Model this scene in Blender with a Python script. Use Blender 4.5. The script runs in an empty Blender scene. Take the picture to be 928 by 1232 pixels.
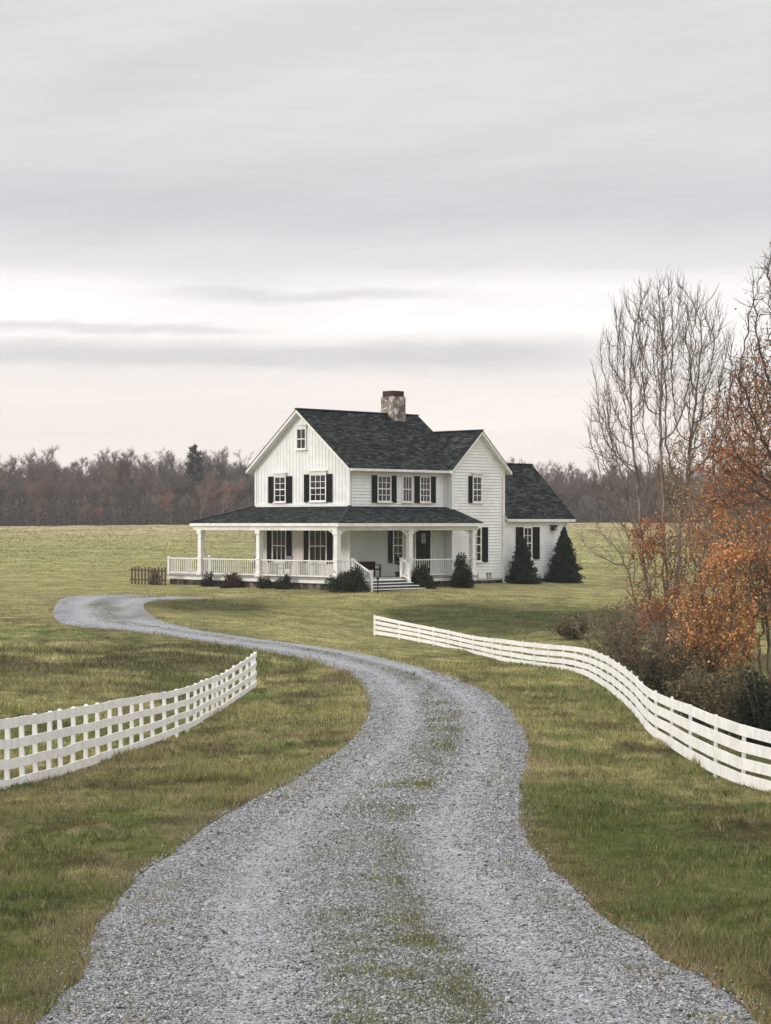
import bpy, math, random
import numpy as np
from mathutils import Vector

S = bpy.context.scene
COL = S.collection
R = math.radians
F, YH = 2400.0, 630.0          # focal length and horizon row, in pixels of the 928x1232 photograph

# ------------------------------------------------------------------ camera
cam = bpy.data.cameras.new("camera")
cam.sensor_fit = 'VERTICAL'; cam.sensor_height = 24.0
cam.lens = F / 1232.0 * 24.0
cam.shift_y = (YH - 616.0) / 1232.0
cam.clip_start = 0.1; cam.clip_end = 9000
camo = bpy.data.objects.new("camera", cam); COL.objects.link(camo)
camo.rotation_euler = (R(90), 0, 0)
S.camera = camo

# ------------------------------------------------------------------ sky
SUN_EL, SUN_AZ = 19.0, -112.0    # degrees; azimuth from +Y (view direction) towards +X: low on the left, slightly behind the viewer
w = bpy.data.worlds.new("World"); S.world = w; w.use_nodes = True
nt = w.node_tree; nt.nodes.clear()
def N(t, **k):
    n = nt.nodes.new(t)
    for a, b in k.items(): setattr(n, a, b)
    return n
def L(a, b): nt.links.new(a, b)
def M(op, a, b=None, c=None):
    n = N('ShaderNodeMath', operation=op)
    for i, v in enumerate((a, b, c)):
        if v is None: continue
        if isinstance(v, (int, float)): n.inputs[i].default_value = v
        else: L(v, n.inputs[i])
    return n.outputs[0]
out = N('ShaderNodeOutputWorld')
sky = N('ShaderNodeTexSky'); sky.sky_type = 'NISHITA'; sky.sun_disc = False
sky.sun_elevation = R(SUN_EL); sky.sun_rotation = R(SUN_AZ)
bgs = N('ShaderNodeBackground'); L(sky.outputs[0], bgs.inputs[0]); bgs.inputs[1].default_value = 0.10
tc = N('ShaderNodeTexCoord'); sp = N('ShaderNodeSeparateXYZ'); L(tc.outputs['Generated'], sp.inputs[0])
hx = M('SQRT', M('ADD', M('MULTIPLY', sp.outputs[0], sp.outputs[0]), M('MULTIPLY', sp.outputs[1], sp.outputs[1])))
t_el = M('DIVIDE', sp.outputs[2], M('MAXIMUM', hx, 0.001))     # tangent of the elevation
az = M('ARCTAN2', sp.outputs[0], sp.outputs[1])
def noise(sx, sy, det=4, rough=0.5, off=0.0):
    c = N('ShaderNodeCombineXYZ'); L(M('MULTIPLY', az, sx), c.inputs[0]); L(M('MULTIPLY', t_el, sy), c.inputs[1]); c.inputs[2].default_value = off
    n = N('ShaderNodeTexNoise'); n.inputs['Scale'].default_value = 1; n.inputs['Detail'].default_value = det
    n.inputs['Roughness'].default_value = rough; L(c.outputs[0], n.inputs['Vector']); return n.outputs[0]
n1 = noise(7, 30, 5, 0.5, 3.1)
streak = noise(8, 150, 8, 0.68, 11.0)
tw = M('ADD', t_el, M('ADD', M('MULTIPLY', M('SUBTRACT', n1, 0.5), 0.026), M('MULTIPLY', M('SUBTRACT', streak, 0.5), 0.012)))
ramp = N('ShaderNodeValToRGB'); cr = ramp.color_ramp; cr.interpolation = 'EASE'
L(M('DIVIDE', tw, 0.8), ramp.inputs[0])
def el(py): return (YH - py) / F / 0.8
stops = [(0.0, (.90, .81, .75)), (el(540), (.92, .835, .785)), (el(480), (.92, .85, .81)), (el(440), (.87, .835, .815)),
         (el(395), (.965, .935, .915)), (el(358), (.93, .905, .89)), (el(318), (.73, .72, .72)), (el(250), (.60, .613, .633)),
         (el(150), (.685, .675, .67)), (el(30), (.675, .662, .655)), (0.5, (.95, .95, .96)), (1.0, (1.4, 1.4, 1.42))]
e = cr.elements
e[0].position = 0; e[0].color = (*[c for c in stops[0][1]], 1)
e[1].position = 1; e[1].color = (*stops[-1][1], 1)
for p, c in stops[1:-1]:
    k = e.new(p); k.color = (*c, 1)
# long thin stratus bars low over the horizon
def bar(py, h, az0, az1, soft, amt, off):
    wob = M('MULTIPLY', M('SUBTRACT', noise(14, 60, 6, 0.62, off), 0.5), 0.016)
    d = M('DIVIDE', M('ABSOLUTE', M('SUBTRACT', M('ADD', t_el, wob), (YH - py) / F)), h / F)
    b = N('ShaderNodeMapRange', interpolation_type='SMOOTHSTEP'); L(d, b.inputs[0])
    b.inputs[1].default_value = 0.1; b.inputs[2].default_value = 1.3; b.inputs[3].default_value = amt; b.inputs[4].default_value = 0
    r1 = N('ShaderNodeMapRange', interpolation_type='SMOOTHSTEP'); L(az, r1.inputs[0]); r1.inputs[1].default_value = az1 - soft; r1.inputs[2].default_value = az1 + soft; r1.inputs[3].default_value = 1; r1.inputs[4].default_value = 0
    r0 = N('ShaderNodeMapRange', interpolation_type='SMOOTHSTEP'); L(az, r0.inputs[0]); r0.inputs[1].default_value = az0 - soft; r0.inputs[2].default_value = az0 + soft
    return M('MULTIPLY', M('MULTIPLY', b.outputs[0], r1.outputs[0]), r0.outputs[0])
bars = M('MAXIMUM', bar(428, 21, -0.6, 0.105, 0.05, 0.75, 1.7), bar(398, 8, -0.6, -0.07, 0.03, 0.6, 5.2))
bars = M('MAXIMUM', bars, bar(357, 9, -0.11, 0.03, 0.04, 0.55, 8.8))
mb = N('ShaderNodeMix', data_type='RGBA'); L(M('MULTIPLY', bars, M('ADD', 0.75, M('MULTIPLY', streak, 0.5))), mb.inputs['Factor'])
L(ramp.outputs[0], mb.inputs['A']); mb.inputs['B'].default_value = (.62, .61, .615, 1)
# broad soft mottling of the cloud deck
n2 = noise(5, 26, 5, 0.5, 20.0)
mot = M('ADD', 0.875, M('MULTIPLY', M('ADD', M('MULTIPLY', n2, 0.7), M('MULTIPLY', streak, 0.5)), 0.21))
# slanting wisps higher in the deck
cw = N('ShaderNodeCombineXYZ'); L(M('MULTIPLY', M('ADD', az, M('MULTIPLY', t_el, 0.6)), 3.2), cw.inputs[0]); L(M('MULTIPLY', M('SUBTRACT', t_el, M('MULTIPLY', az, 0.22)), 30), cw.inputs[1]); cw.inputs[2].default_value = 4.4
nw = N('ShaderNodeTexNoise'); nw.inputs['Scale'].default_value = 1; nw.inputs['Detail'].default_value = 7; nw.inputs['Roughness'].default_value = 0.6; nw.inputs['Distortion'].default_value = 0.6; L(cw.outputs[0], nw.inputs['Vector'])
mw = N('ShaderNodeMapRange', interpolation_type='SMOOTHSTEP'); L(nw.outputs[0], mw.inputs[0]); mw.inputs[1].default_value = 0.36; mw.inputs[2].default_value = 0.68; mw.inputs[3].default_value = 0.97; mw.inputs[4].default_value = 1.035
vm = N('ShaderNodeVectorMath', operation='SCALE'); L(mb.outputs['Result'], vm.inputs[0]); L(M('MULTIPLY', mot, mw.outputs[0]), vm.inputs['Scale'])
bgc = N('ShaderNodeBackground'); L(vm.outputs[0], bgc.inputs[0]); bgc.inputs[1].default_value = 0.93
mx = N('ShaderNodeMixShader'); mx.inputs[0].default_value = 0.975; L(bgs.outputs[0], mx.inputs[1]); L(bgc.outputs[0], mx.inputs[2])
L(mx.outputs[0], out.inputs[0])

sl = bpy.data.lights.new("sun", 'SUN'); sl.energy = 1.5; sl.angle = R(10); sl.color = (1.0, 0.93, 0.84)
so = bpy.data.objects.new("sun", sl); COL.objects.link(so)
sd = Vector((math.sin(R(SUN_AZ)) * math.cos(R(SUN_EL)), math.cos(R(SUN_AZ)) * math.cos(R(SUN_EL)), math.sin(R(SUN_EL))))
so.rotation_euler = sd.to_track_quat('Z', 'Y').to_euler(); so.location = sd * 50

S.view_settings.view_transform = 'Standard'; S.view_settings.look = 'None'
S.view_settings.exposure = 0.26; S.view_settings.gamma = 1.0
S.render.engine = 'CYCLES'
S.cycles.max_bounces = 5; S.cycles.transparent_max_bounces = 8; S.cycles.volume_bounces = 0

# ------------------------------------------------------------------ helpers
class MB:
    """collects faces of one mesh"""
    def __init__(s): s.v = []; s.f = []; s.uv = []; s.has_uv = False
    def add(s, vs, fs, uvs=None):
        o = len(s.v); s.v += [tuple(v) for v in vs]; s.f += [tuple(i + o for i in f) for f in fs]
        if uvs: s.has_uv = True; s.uv += uvs
        else: s.uv += [[(0, 0)] * len(f) for f in fs]
    def box(s, x0, x1, y0, y1, z0, z1):
        x0, x1 = min(x0, x1), max(x0, x1); y0, y1 = min(y0, y1), max(y0, y1); z0, z1 = min(z0, z1), max(z0, z1)
        s.add([(x0, y0, z0), (x1, y0, z0), (x1, y1, z0), (x0, y1, z0), (x0, y0, z1), (x1, y0, z1), (x1, y1, z1), (x0, y1, z1)],
              [(0, 3, 2, 1), (4, 5, 6, 7), (0, 1, 5, 4), (1, 2, 6, 5), (2, 3, 7, 6), (3, 0, 4, 7)])
    def hexa(s, b, t):
        s.add(list(b) + list(t), [(3, 2, 1, 0), (4, 5, 6, 7), (0, 1, 5, 4), (1, 2, 6, 5), (2, 3, 7, 6), (3, 0, 4, 7)])
    def bar(s, a, b, wd, ht):
        a = Vector(a); b = Vector(b); d = (b - a).normalized()
        u = d.cross(Vector((0, 0, 1)))
        if u.length < 1e-3: u = Vector((1, 0, 0))
        u.normalize(); n = u.cross(d).normalized()
        q = lambda p: [p - u * wd / 2 - n * ht / 2, p + u * wd / 2 - n * ht / 2, p + u * wd / 2 + n * ht / 2, p - u * wd / 2 + n * ht / 2]
        s.hexa(q(a), q(b))
    def tube(s, pts, rads, n=6, cap=True):
        pts = [Vector(p) for p in pts]; vs = []; fs = []; m = len(pts)
        ref = Vector((0.31, 0.22, 0.92)).normalized()
        for i, p in enumerate(pts):
            d = (pts[min(i + 1, m - 1)] - pts[max(i - 1, 0)])
            if d.length < 1e-9: d = Vector((0, 0, 1))
            d.normalize(); u = d.cross(ref)
            if u.length < 0.05: u = d.cross(Vector((1, 0, 0)))
            u.normalize(); v = d.cross(u)
            for k in range(n):
                a = 2 * math.pi * k / n; vs.append(p + (u * math.cos(a) + v * math.sin(a)) * rads[i])
        for i in range(m - 1):
            for k in range(n):
                fs.append((i * n + k, i * n + (k + 1) % n, (i + 1) * n + (k + 1) % n, (i + 1) * n + k))
        if cap: fs.append(tuple(range(n))[::-1]); fs.append(tuple((m - 1) * n + k for k in range(n)))
        s.add(vs, fs)
    def lathe(s, c, prof, n=12):
        s.tube([(c[0], c[1], c[2] + z) for z, r in prof], [r for z, r in prof], n)
    def build(s, name, mat, parent=None, smooth=False):
        me = bpy.data.meshes.new(name); me.from_pydata(s.v, [], s.f)
        if s.has_uv:
            uvl = me.uv_layers.new(name="UVMap"); uvl.data.foreach_set('uv', [c for f in s.uv for p in f for c in p])
        if smooth: me.polygons.foreach_set('use_smooth', [True] * len(me.polygons))
        me.materials.append(mat); me.update()
        o = bpy.data.objects.new(name, me); COL.objects.link(o)
        if parent: o.parent = parent
        return o

def npmesh(name, V, Fc, mat, parent=None, tint=None, smooth=False):
    """mesh from arrays; Fc is (n,k); tint is (nverts,3) colour of the thing itself"""
    V = np.asarray(V, np.float32); Fc = np.asarray(Fc, np.int32); k = Fc.shape[1]
    me = bpy.data.meshes.new(name)
    me.vertices.add(len(V)); me.vertices.foreach_set('co', V.ravel())
    me.loops.add(Fc.size); me.loops.foreach_set('vertex_index', Fc.ravel())
    me.polygons.add(len(Fc)); me.polygons.foreach_set('loop_start', np.arange(0, Fc.size, k, dtype=np.int32))
    me.polygons.foreach_set('loop_total', np.full(len(Fc), k, np.int32))
    if smooth: me.polygons.foreach_set('use_smooth', np.ones(len(Fc), bool))
    if tint is not None:
        a = me.color_attributes.new('tint', 'FLOAT_COLOR', 'POINT')
        c = np.ones((len(V), 4), np.float32); c[:, :3] = tint; a.data.foreach_set('color', c.ravel())
    me.update(calc_edges=True)
    me.materials.append(mat)
    o = bpy.data.objects.new(name, me); COL.objects.link(o)
    if parent: o.parent = parent
    return o

def tag(o, label=None, cat=None, group=None, kind=None):
    if label: o['label'] = label
    if cat: o['category'] = cat
    if group: o['group'] = group
    if kind: o['kind'] = kind
    return o
def empty(name, loc, rz=0.0):
    o = bpy.data.objects.new(name, None); COL.objects.link(o); o.location = loc; o.rotation_euler = (0, 0, rz)
    o.empty_display_size = 0.3
    return o

# value noise on arrays
def _h(ix, iy, seed):
    n = (ix.astype(np.int64) * 374761393 + iy.astype(np.int64) * 668265263 + seed * 974634777) & 0x7fffffff
    n = ((n ^ (n >> 13)) * 1274126177) & 0x7fffffff
    return ((n ^ (n >> 16)) & 0xffff) / 65535.0
def vn(x, y, seed=0):
    ix = np.floor(x); iy = np.floor(y); fx = x - ix; fy = y - iy
    fx = fx * fx * (3 - 2 * fx); fy = fy * fy * (3 - 2 * fy)
    a = _h(ix, iy, seed); b = _h(ix + 1, iy, seed); c = _h(ix, iy + 1, seed); d = _h(ix + 1, iy + 1, seed)
    return (a + (b - a) * fx) * (1 - fy) + (c + (d - c) * fx) * fy
def fbm(x, y, o=4, seed=0):
    r = 0; am = 1; t = 0
    for k in range(o):
        r = r + am * vn(x * 2 ** k + 17.3 * k, y * 2 ** k - 9.1 * k, seed + k); t += am; am *= 0.55
    return r / t
def sst(a, b, x):
    t = np.clip((x - a) / (b - a), 0, 1); return t * t * (3 - 2 * t)

# ------------------------------------------------------------------ materials
def mat(name, col, rough=0.7, spec=0.3, build=None):
    m = bpy.data.materials.new(name); m.use_nodes = True
    b = m.node_tree.nodes['Principled BSDF']
    b.inputs['Base Color'].default_value = (*col, 1); b.inputs['Roughness'].default_value = rough
    b.inputs['Specular IOR Level'].default_value = spec
    if build: build(m.node_tree, b)
    return m
def nn(t, ty, **k):
    n = t.nodes.new(ty)
    for a, v in k.items():
        if a.startswith('i_'): n.inputs[a[2:].replace('_', ' ')].default_value = v
        else: setattr(n, a, v)
    return n
def ramp2(t, src, stops, interp='LINEAR'):
    r = t.nodes.new('ShaderNodeValToRGB'); r.color_ramp.interpolation = interp; e = r.color_ramp.elements
    e[0].position = stops[0][0]; e[0].color = (*stops[0][1], 1); e[1].position = stops[-1][0]; e[1].color = (*stops[-1][1], 1)
    for p, c in stops[1:-1]:
        k = e.new(p); k.color = (*c, 1)
    t.links.new(src, r.inputs[0]); return r.outputs[0]
def objco(t, scale=(1, 1, 1)):
    c = t.nodes.new('ShaderNodeTexCoord'); m = t.nodes.new('ShaderNodeMapping'); m.inputs['Scale'].default_value = scale
    t.links.new(c.outputs['Object'], m.inputs[0]); return m.outputs[0]
def bump(t, b, h, strength=0.4, dist=0.02):
    n = t.nodes.new('ShaderNodeBump'); n.inputs['Strength'].default_value = strength; n.inputs['Distance'].default_value = dist
    t.links.new(h, n.inputs['Height']); t.links.new(n.outputs[0], b.inputs['Normal'])
def paint(base, dirt, amt=0.5, sc=1.2):
    def f(t, b):
        n = nn(t, 'ShaderNodeTexNoise', i_Scale=sc, i_Detail=8.0, i_Roughness=0.65); t.links.new(objco(t, (1, 1, 0.35)), n.inputs['Vector'])
        n2 = nn(t, 'ShaderNodeTexNoise', i_Scale=sc * 4, i_Detail=6.0); t.links.new(objco(t), n2.inputs['Vector'])
        m = nn(t, 'ShaderNodeMath', operation='MULTIPLY'); t.links.new(n.outputs[0], m.inputs[0]); t.links.new(n2.outputs[0], m.inputs[1])
        c = ramp2(t, m.outputs[0], [(0.12, tuple(base[i] + (dirt[i] - base[i]) * amt for i in range(3))), (0.30, base)])
        t.links.new(c, b.inputs['Base Color']); bump(t, b, n2.outputs[0], 0.15, 0.004)
    return f
WHITE = mat('white paint', (.8, .8, .79), 0.55, 0.35, paint((.82, .815, .80), (.50, .49, .45), 0.55))
SIDING = mat('white siding', (.8, .8, .79), 0.6, 0.3, paint((.82, .825, .825), (.60, .59, .56), 0.5, 0.6))
FENCEW = mat('weathered white fence paint', (.8, .8, .78), 0.65, 0.25, paint((.84, .83, .81), (.50, .48, .43), 0.45, 1.1))
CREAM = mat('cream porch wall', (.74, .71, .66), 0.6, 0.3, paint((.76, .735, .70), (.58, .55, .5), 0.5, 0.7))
GREYW = mat('shade-greyed porch siding', (.5, .53, .50), 0.6, 0.3, paint((.56, .58, .56), (.42, .44, .42), 0.5, 0.7))  # porch shade put into the colour, duller than the white siding above
BLACKW = mat('black shutter paint', (.010, .011, .012), 0.7, 0.08)
DARKD = mat('dark door paint', (.010, .011, .012), 0.7, 0.08)
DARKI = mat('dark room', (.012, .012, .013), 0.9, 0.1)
CURT = mat('linen curtain', (.42, .40, .36), 0.9, 0.1)
METALB = mat('black metal', (.012, .012, .012), 0.6, 0.15)
DECKM = mat('grey deck boards', (.30, .29, .27), 0.7, 0.25, paint((.33, .32, .30), (.20, .19, .17), 0.7, 2.0))
TREADD = mat('dark riser boards', (.05, .05, .05), 0.7, 0.25)
WOODG = mat('weathered brown wood', (.10, .075, .055), 0.8, 0.2, paint((.13, .10, .075), (.06, .045, .035), 0.9, 3.0))
BENCHM = mat('grey outdoor furniture', (.28, .28, .27), 0.7, 0.2)
def glassf(t, b):
    t.nodes.remove(b); o = t.nodes['Material Output']
    tr = nn(t, 'ShaderNodeBsdfTransparent'); tr.inputs[0].default_value = (.85, .87, .86, 1)
    gl = nn(t, 'ShaderNodeBsdfGlossy'); gl.inputs['Roughness'].default_value = 0.04
    n = nn(t, 'ShaderNodeTexNoise', i_Scale=2.0, i_Detail=2.0); t.links.new(objco(t), n.inputs['Vector'])
    bp = nn(t, 'ShaderNodeBump', i_Strength=0.15, i_Distance=0.02); t.links.new(n.outputs[0], bp.inputs['Height']); t.links.new(bp.outputs[0], gl.inputs['Normal'])
    fr = nn(t, 'ShaderNodeFresnel', i_IOR=1.5); mm = nn(t, 'ShaderNodeMath', operation='MULTIPLY'); mm.inputs[1].default_value = 1.6
    t.links.new(fr.outputs[0], mm.inputs[0])
    mx = nn(t, 'ShaderNodeMixShader'); t.links.new(mm.outputs[0], mx.inputs[0]); t.links.new(tr.outputs[0], mx.inputs[1]); t.links.new(gl.outputs[0], mx.inputs[2])
    t.links.new(mx.outputs[0], o.inputs[0])
GLASS = mat('window glass', (0, 0, 0), build=glassf)
def roof_f(t, b):
    uv = t.nodes.new('ShaderNodeUVMap'); uv.uv_map = 'UVMap'
    br = nn(t, 'ShaderNodeTexBrick', i_Scale=1.0, i_Mortar_Size=0.012, i_Mortar_Smooth=0.3, i_Bias=-0.2, i_Brick_Width=0.32, i_Row_Height=0.135)
    br.inputs['Color1'].default_value = (.012, .014, .015, 1); br.inputs['Color2'].default_value = (.064, .071, .070, 1); br.inputs['Mortar'].default_value = (.006, .007, .008, 1)
    t.links.new(uv.outputs[0], br.inputs['Vector'])
    mp = nn(t, 'ShaderNodeMapping'); mp.inputs['Scale'].default_value = (1.6, 4.5, 1); t.links.new(uv.outputs[0], mp.inputs[0])
    n = nn(t, 'ShaderNodeTexNoise', i_Scale=1.3, i_Detail=8.0, i_Roughness=0.7); t.links.new(mp.outputs[0], n.inputs['Vector'])
    c2 = ramp2(t, n.outputs[0], [(0.38, (.40, .42, .42)), (0.66, (2.0, 2.05, 2.0))])
    mi = nn(t, 'ShaderNodeMix', data_type='RGBA', blend_type='MULTIPLY'); mi.inputs['Factor'].default_value = 1
    t.links.new(br.outputs[0], mi.inputs['A']); t.links.new(c2, mi.inputs['B']); t.links.new(mi.outputs['Result'], b.inputs['Base Color'])
    bump(t, b, br.outputs['Fac'], -0.8, 0.03)
ROOFM = mat('charcoal asphalt shingles', (.04, .045, .045), 0.95, 0.04, roof_f)
def stone_f(scale, dark):
    def f(t, b):
        co = objco(t)
        ns = nn(t, 'ShaderNodeTexNoise', i_Scale=3.0, i_Detail=3.0); t.links.new(co, ns.inputs['Vector'])
        ad = nn(t, 'ShaderNodeMix', data_type='RGBA'); ad.inputs['Factor'].default_value = 0.12; t.links.new(co, ad.inputs['A']); t.links.new(ns.outputs[1], ad.inputs['B'])
        v = nn(t, 'ShaderNodeTexVoronoi', i_Scale=scale); t.links.new(ad.outputs['Result'], v.inputs['Vector'])
        ve = nn(t, 'ShaderNodeTexVoronoi', feature='DISTANCE_TO_EDGE', i_Scale=scale); t.links.new(ad.outputs['Result'], ve.inputs['Vector'])
        if dark: st = [(0.0, (.03, .026, .022)), (0.4, (.075, .062, .05)), (0.7, (.12, .10, .085)), (1.0, (.19, .165, .14))]
        else: st = [(0.0, (.09, .07, .055)), (0.3, (.36, .32, .28)), (0.55, (.62, .58, .53)), (0.75, (.20, .15, .12)), (1.0, (.74, .71, .66))]
        s2 = nn(t, 'ShaderNodeSeparateColor'); t.links.new(v.outputs['Color'], s2.inputs[0])
        c = ramp2(t, s2.outputs[0], st)
        e = ramp2(t, ve.outputs['Distance'], [(0.0, (.25, .25, .25)), (0.09, (1, 1, 1))])
        mi = nn(t, 'ShaderNodeMix', data_type='RGBA', blend_type='MULTIPLY'); mi.inputs['Factor'].default_value = 1
        t.links.new(c, mi.inputs['A']); t.links.new(e, mi.inputs['B']); t.links.new(mi.outputs['Result'], b.inputs['Base Color'])
        bump(t, b, ve.outputs['Distance'], 0.8, 0.05)
    return f
STONE = mat('chimney fieldstone', (.4, .35, .3), 0.85, 0.2, stone_f(4.6, False))
FOUND = mat('dark foundation stone', (.1, .085, .07), 0.9, 0.15, stone_f(3.2, True))
def brick_f(t, b):
    br = nn(t, 'ShaderNodeTexBrick', i_Scale=1.0, i_Mortar_Size=0.01, i_Brick_Width=0.22, i_Row_Height=0.08)
    br.inputs['Color1'].default_value = (.07, .03, .024, 1); br.inputs['Color2'].default_value = (.035, .02, .018, 1); br.inputs['Mortar'].default_value = (.09, .08, .07, 1)
    t.links.new(objco(t), br.inputs['Vector']); t.links.new(br.outputs[0], b.inputs['Base Color'])
BRICK = mat('soot dark brick', (.06, .03, .025), 0.9, 0.15, brick_f)
def tint_f(tr=0.0, jit=0.0, bmp=0.0):
    def f(t, b):
        a = t.nodes.new('ShaderNodeAttribute'); a.attribute_name = 'tint'
        src = a.outputs['Color']; t.links.new(src, b.inputs['Base Color'])
        if tr:
            o = t.nodes['Material Output']; ts = nn(t, 'ShaderNodeBsdfTranslucent'); t.links.new(src, ts.inputs[0])
            mx = nn(t, 'ShaderNodeMixShader'); mx.inputs[0].default_value = tr
            t.links.new(b.outputs[0], mx.inputs[1]); t.links.new(ts.outputs[0], mx.inputs[2]); t.links.new(mx.outputs[0], o.inputs[0])
        if bmp:
            n = nn(t, 'ShaderNodeTexNoise', i_Scale=60.0, i_Detail=5.0); t.links.new(objco(t), n.inputs['Vector']); bump(t, b, n.outputs[0], bmp, 0.006)
    return f
LEAF = mat('leaves', (.1, .1, .05), 0.7, 0.2, tint_f(0.3))
BLADE = mat('grass blades', (.1, .1, .05), 0.8, 0.12, tint_f(0.25))
TWIG = mat('bark and twigs', (.1, .08, .06), 0.9, 0.1, tint_f(0, 0, 0.5))
PEBBLE = mat('crushed stone', (.3, .3, .3), 0.8, 0.25, tint_f(0, 0, 0.4))

# ------------------------------------------------------------------ terrain: smooth surface through surveyed ground points
def gp(px, py, Y): return ((px - 464) / F * Y, Y, -(py - YH) / F * Y)
ctrl = [gp(*p) for p in [
    (464, 1232, 10), (464, 1100, 14.2), (464, 950, 25.3), (530, 880, 41), (520, 853, 49), (490, 800, 61), (350, 783, 66), (270, 772, 69), (200, 757, 72),
    (65, 740, 78), (150, 716, 90), (230, 712, 94),
    (0, 1232, 10), (928, 1232, 10), (928, 1050, 17.5), (0, 1050, 17), (780, 950, 29), (700, 880, 41),
    (0, 955, 30.5), (57, 941, 33.5), (117, 920, 37.5), (183, 898, 43), (256, 864, 51), (308, 826, 57.5),
    (450, 764, 79), (494, 772, 78.5), (576, 789, 73), (646, 805, 66), (694, 811, 62), (730, 830, 56), (763, 860, 48), (784, 886, 43), (827, 916, 37.5), (861, 935, 34.5), (928, 959, 31),
    (0, 750, 73), (0, 780, 66), (0, 860, 45), (150, 830, 50), (250, 792, 61),
    (0, 715, 92), (0, 655, 190), (0, 634, 330), (230, 632, 330), (230, 660, 180), (450, 629, 340),
    (450, 713, 90), (550, 732, 86), (650, 740, 86), (760, 745, 84), (700, 706, 103), (760, 660, 180), (740, 629, 340), (560, 750, 81), (640, 758, 79), (720, 770, 75),
    (850, 850, 50), (928, 900, 38), (928, 830, 55), (928, 760, 75), (928, 690, 120), (928, 630, 340), (-120, 632, 340), (-400, 640, 300), (1300, 628, 340)]]
ctrl += [(-4.9, 96.0 + y, -3.1) for y in (0, 5)] + [(-1.7, 92.5, -3.08), (-1.7, 98, -3.1), (4, 99, -3.1), (8, 103.5, -3.1), (10.5, 106, -3.1), (-9, 101, -3.1), (2, 112, -3.0), (-8, 112, -2.95), (-13, 104, -3.0)]
ctrl += [(-20, 0, -1.9), (20, 0, -1.9), (0, 0, -1.93), (0, -15, -1.6), (-40, 25, -3.0), (40, 25, -4.6), (-45, 60, -3.8), (50, 70, -4.0), (-60, 120, -2.6), (60, 130, -2.4),
         (-160, 340, -0.6), (160, 340, 0.4), (-150, 150, -2.2), (150, 150, -2), (-200, 0, -2), (200, 0, -3), (0, -200, -2), (0, 450, 1.5), (-250, 450, 1.5), (250, 450, 2.5)]
C = np.array(ctrl, float)
def U(r2): return r2 * np.log(r2 + 1e-9) * 0.5
def warp(P):  # log-like distance so near detail and far fields fit one spline
    r = np.sqrt((P ** 2).sum(1)) + 1e-9; k = 40 * np.log1p(r / 40) / r
    return P * k[:, None]
Cw = warp(C[:, :2])
K = U(((Cw[:, None, :] - Cw[None, :, :]) ** 2).sum(2)); n_ = len(C)
A = np.zeros((n_ + 3, n_ + 3)); A[:n_, :n_] = K + np.eye(n_) * 4.0; A[:n_, n_] = 1; A[:n_, n_ + 1:] = Cw; A[n_, :n_] = 1; A[n_ + 1:, :n_] = Cw.T
WT = np.linalg.solve(A, np.concatenate([C[:, 2], [0, 0, 0]]))
def tz(X, Y):
    """ground height, the smooth surface"""
    X = np.atleast_1d(np.asarray(X, float)); Y = np.atleast_1d(np.asarray(Y, float)); sh = X.shape
    P = warp(np.stack([X.ravel(), Y.ravel()], 1)); z = np.empty(len(P))
    for i in range(0, len(P), 40000):
        q = P[i:i + 40000]; d = ((q[:, None, :] - Cw[None]) ** 2).sum(2)
        z[i:i + 40000] = U(d) @ WT[:n_] + WT[n_] + q @ WT[n_ + 1:]
    z = z.reshape(sh); r = np.hypot(X, Y)
    hill = sst(345, 520, r) * np.where(Y > 0, 1, 0.2) * (10 - 5 * sst(20, 80, X))
    far = sst(430, 700, r)
    return z * (1 - far) + 1.5 * far + hill
_tz = tz; _lr = np.concatenate([np.linspace(0, 2.9, 30), 3.0 * np.exp(np.arange(0, 560) * 0.01)]); _ln = len(_lr)
_la = np.linspace(-math.pi, math.pi, 721)
_T, _R = np.meshgrid(_la, _lr); LUT = _tz(_R * np.sin(_T), _R * np.cos(_T))
def tz(X, Y):
    """the same surface, read from a polar table"""
    X = np.atleast_1d(np.asarray(X, float)); Y = np.atleast_1d(np.asarray(Y, float)); r = np.hypot(X, Y); a = np.arctan2(X, Y)
    ri = np.where(r < 3, r / .1, 30 + np.log(np.maximum(r, 3) / 3.0) / .01); ri = np.clip(ri, 0, _ln - 1.001); ai = np.clip((a + math.pi) / (2 * math.pi) * 720, 0, 719.999)
    i = ri.astype(int); j = ai.astype(int); f = ri - i; g = ai - j
    return (LUT[i, j] * (1 - f) + LUT[i + 1, j] * f) * (1 - g) + (LUT[i, j + 1] * (1 - f) + LUT[i + 1, j + 1] * f) * g
def ground(px, py, ymax=420):
    """where the sight line through a photograph pixel meets the ground"""
    px = np.atleast_1d(np.asarray(px, float)); py = np.atleast_1d(np.asarray(py, float))
    ys = np.geomspace(5, ymax, 420); kx = (px - 464) / F; kz = -(py - YH) / F
    Z = tz(kx[:, None] * ys, np.broadcast_to(ys, (len(px), len(ys)))); D = Z - kz[:, None] * ys
    res = []
    for i in range(len(px)):
        j = np.argmax(D[i] > 0); j = max(j, 1)
        a = D[i, j - 1] / (D[i, j - 1] - D[i, j] + 1e-12); y = ys[j - 1] + (ys[j] - ys[j - 1]) * a
        res.append((kx[i] * y, y, float(tz(kx[i] * y, y)[0])))
    return np.array(res)
def gz(x, y): return float(tz(x, y)[0])

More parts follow.
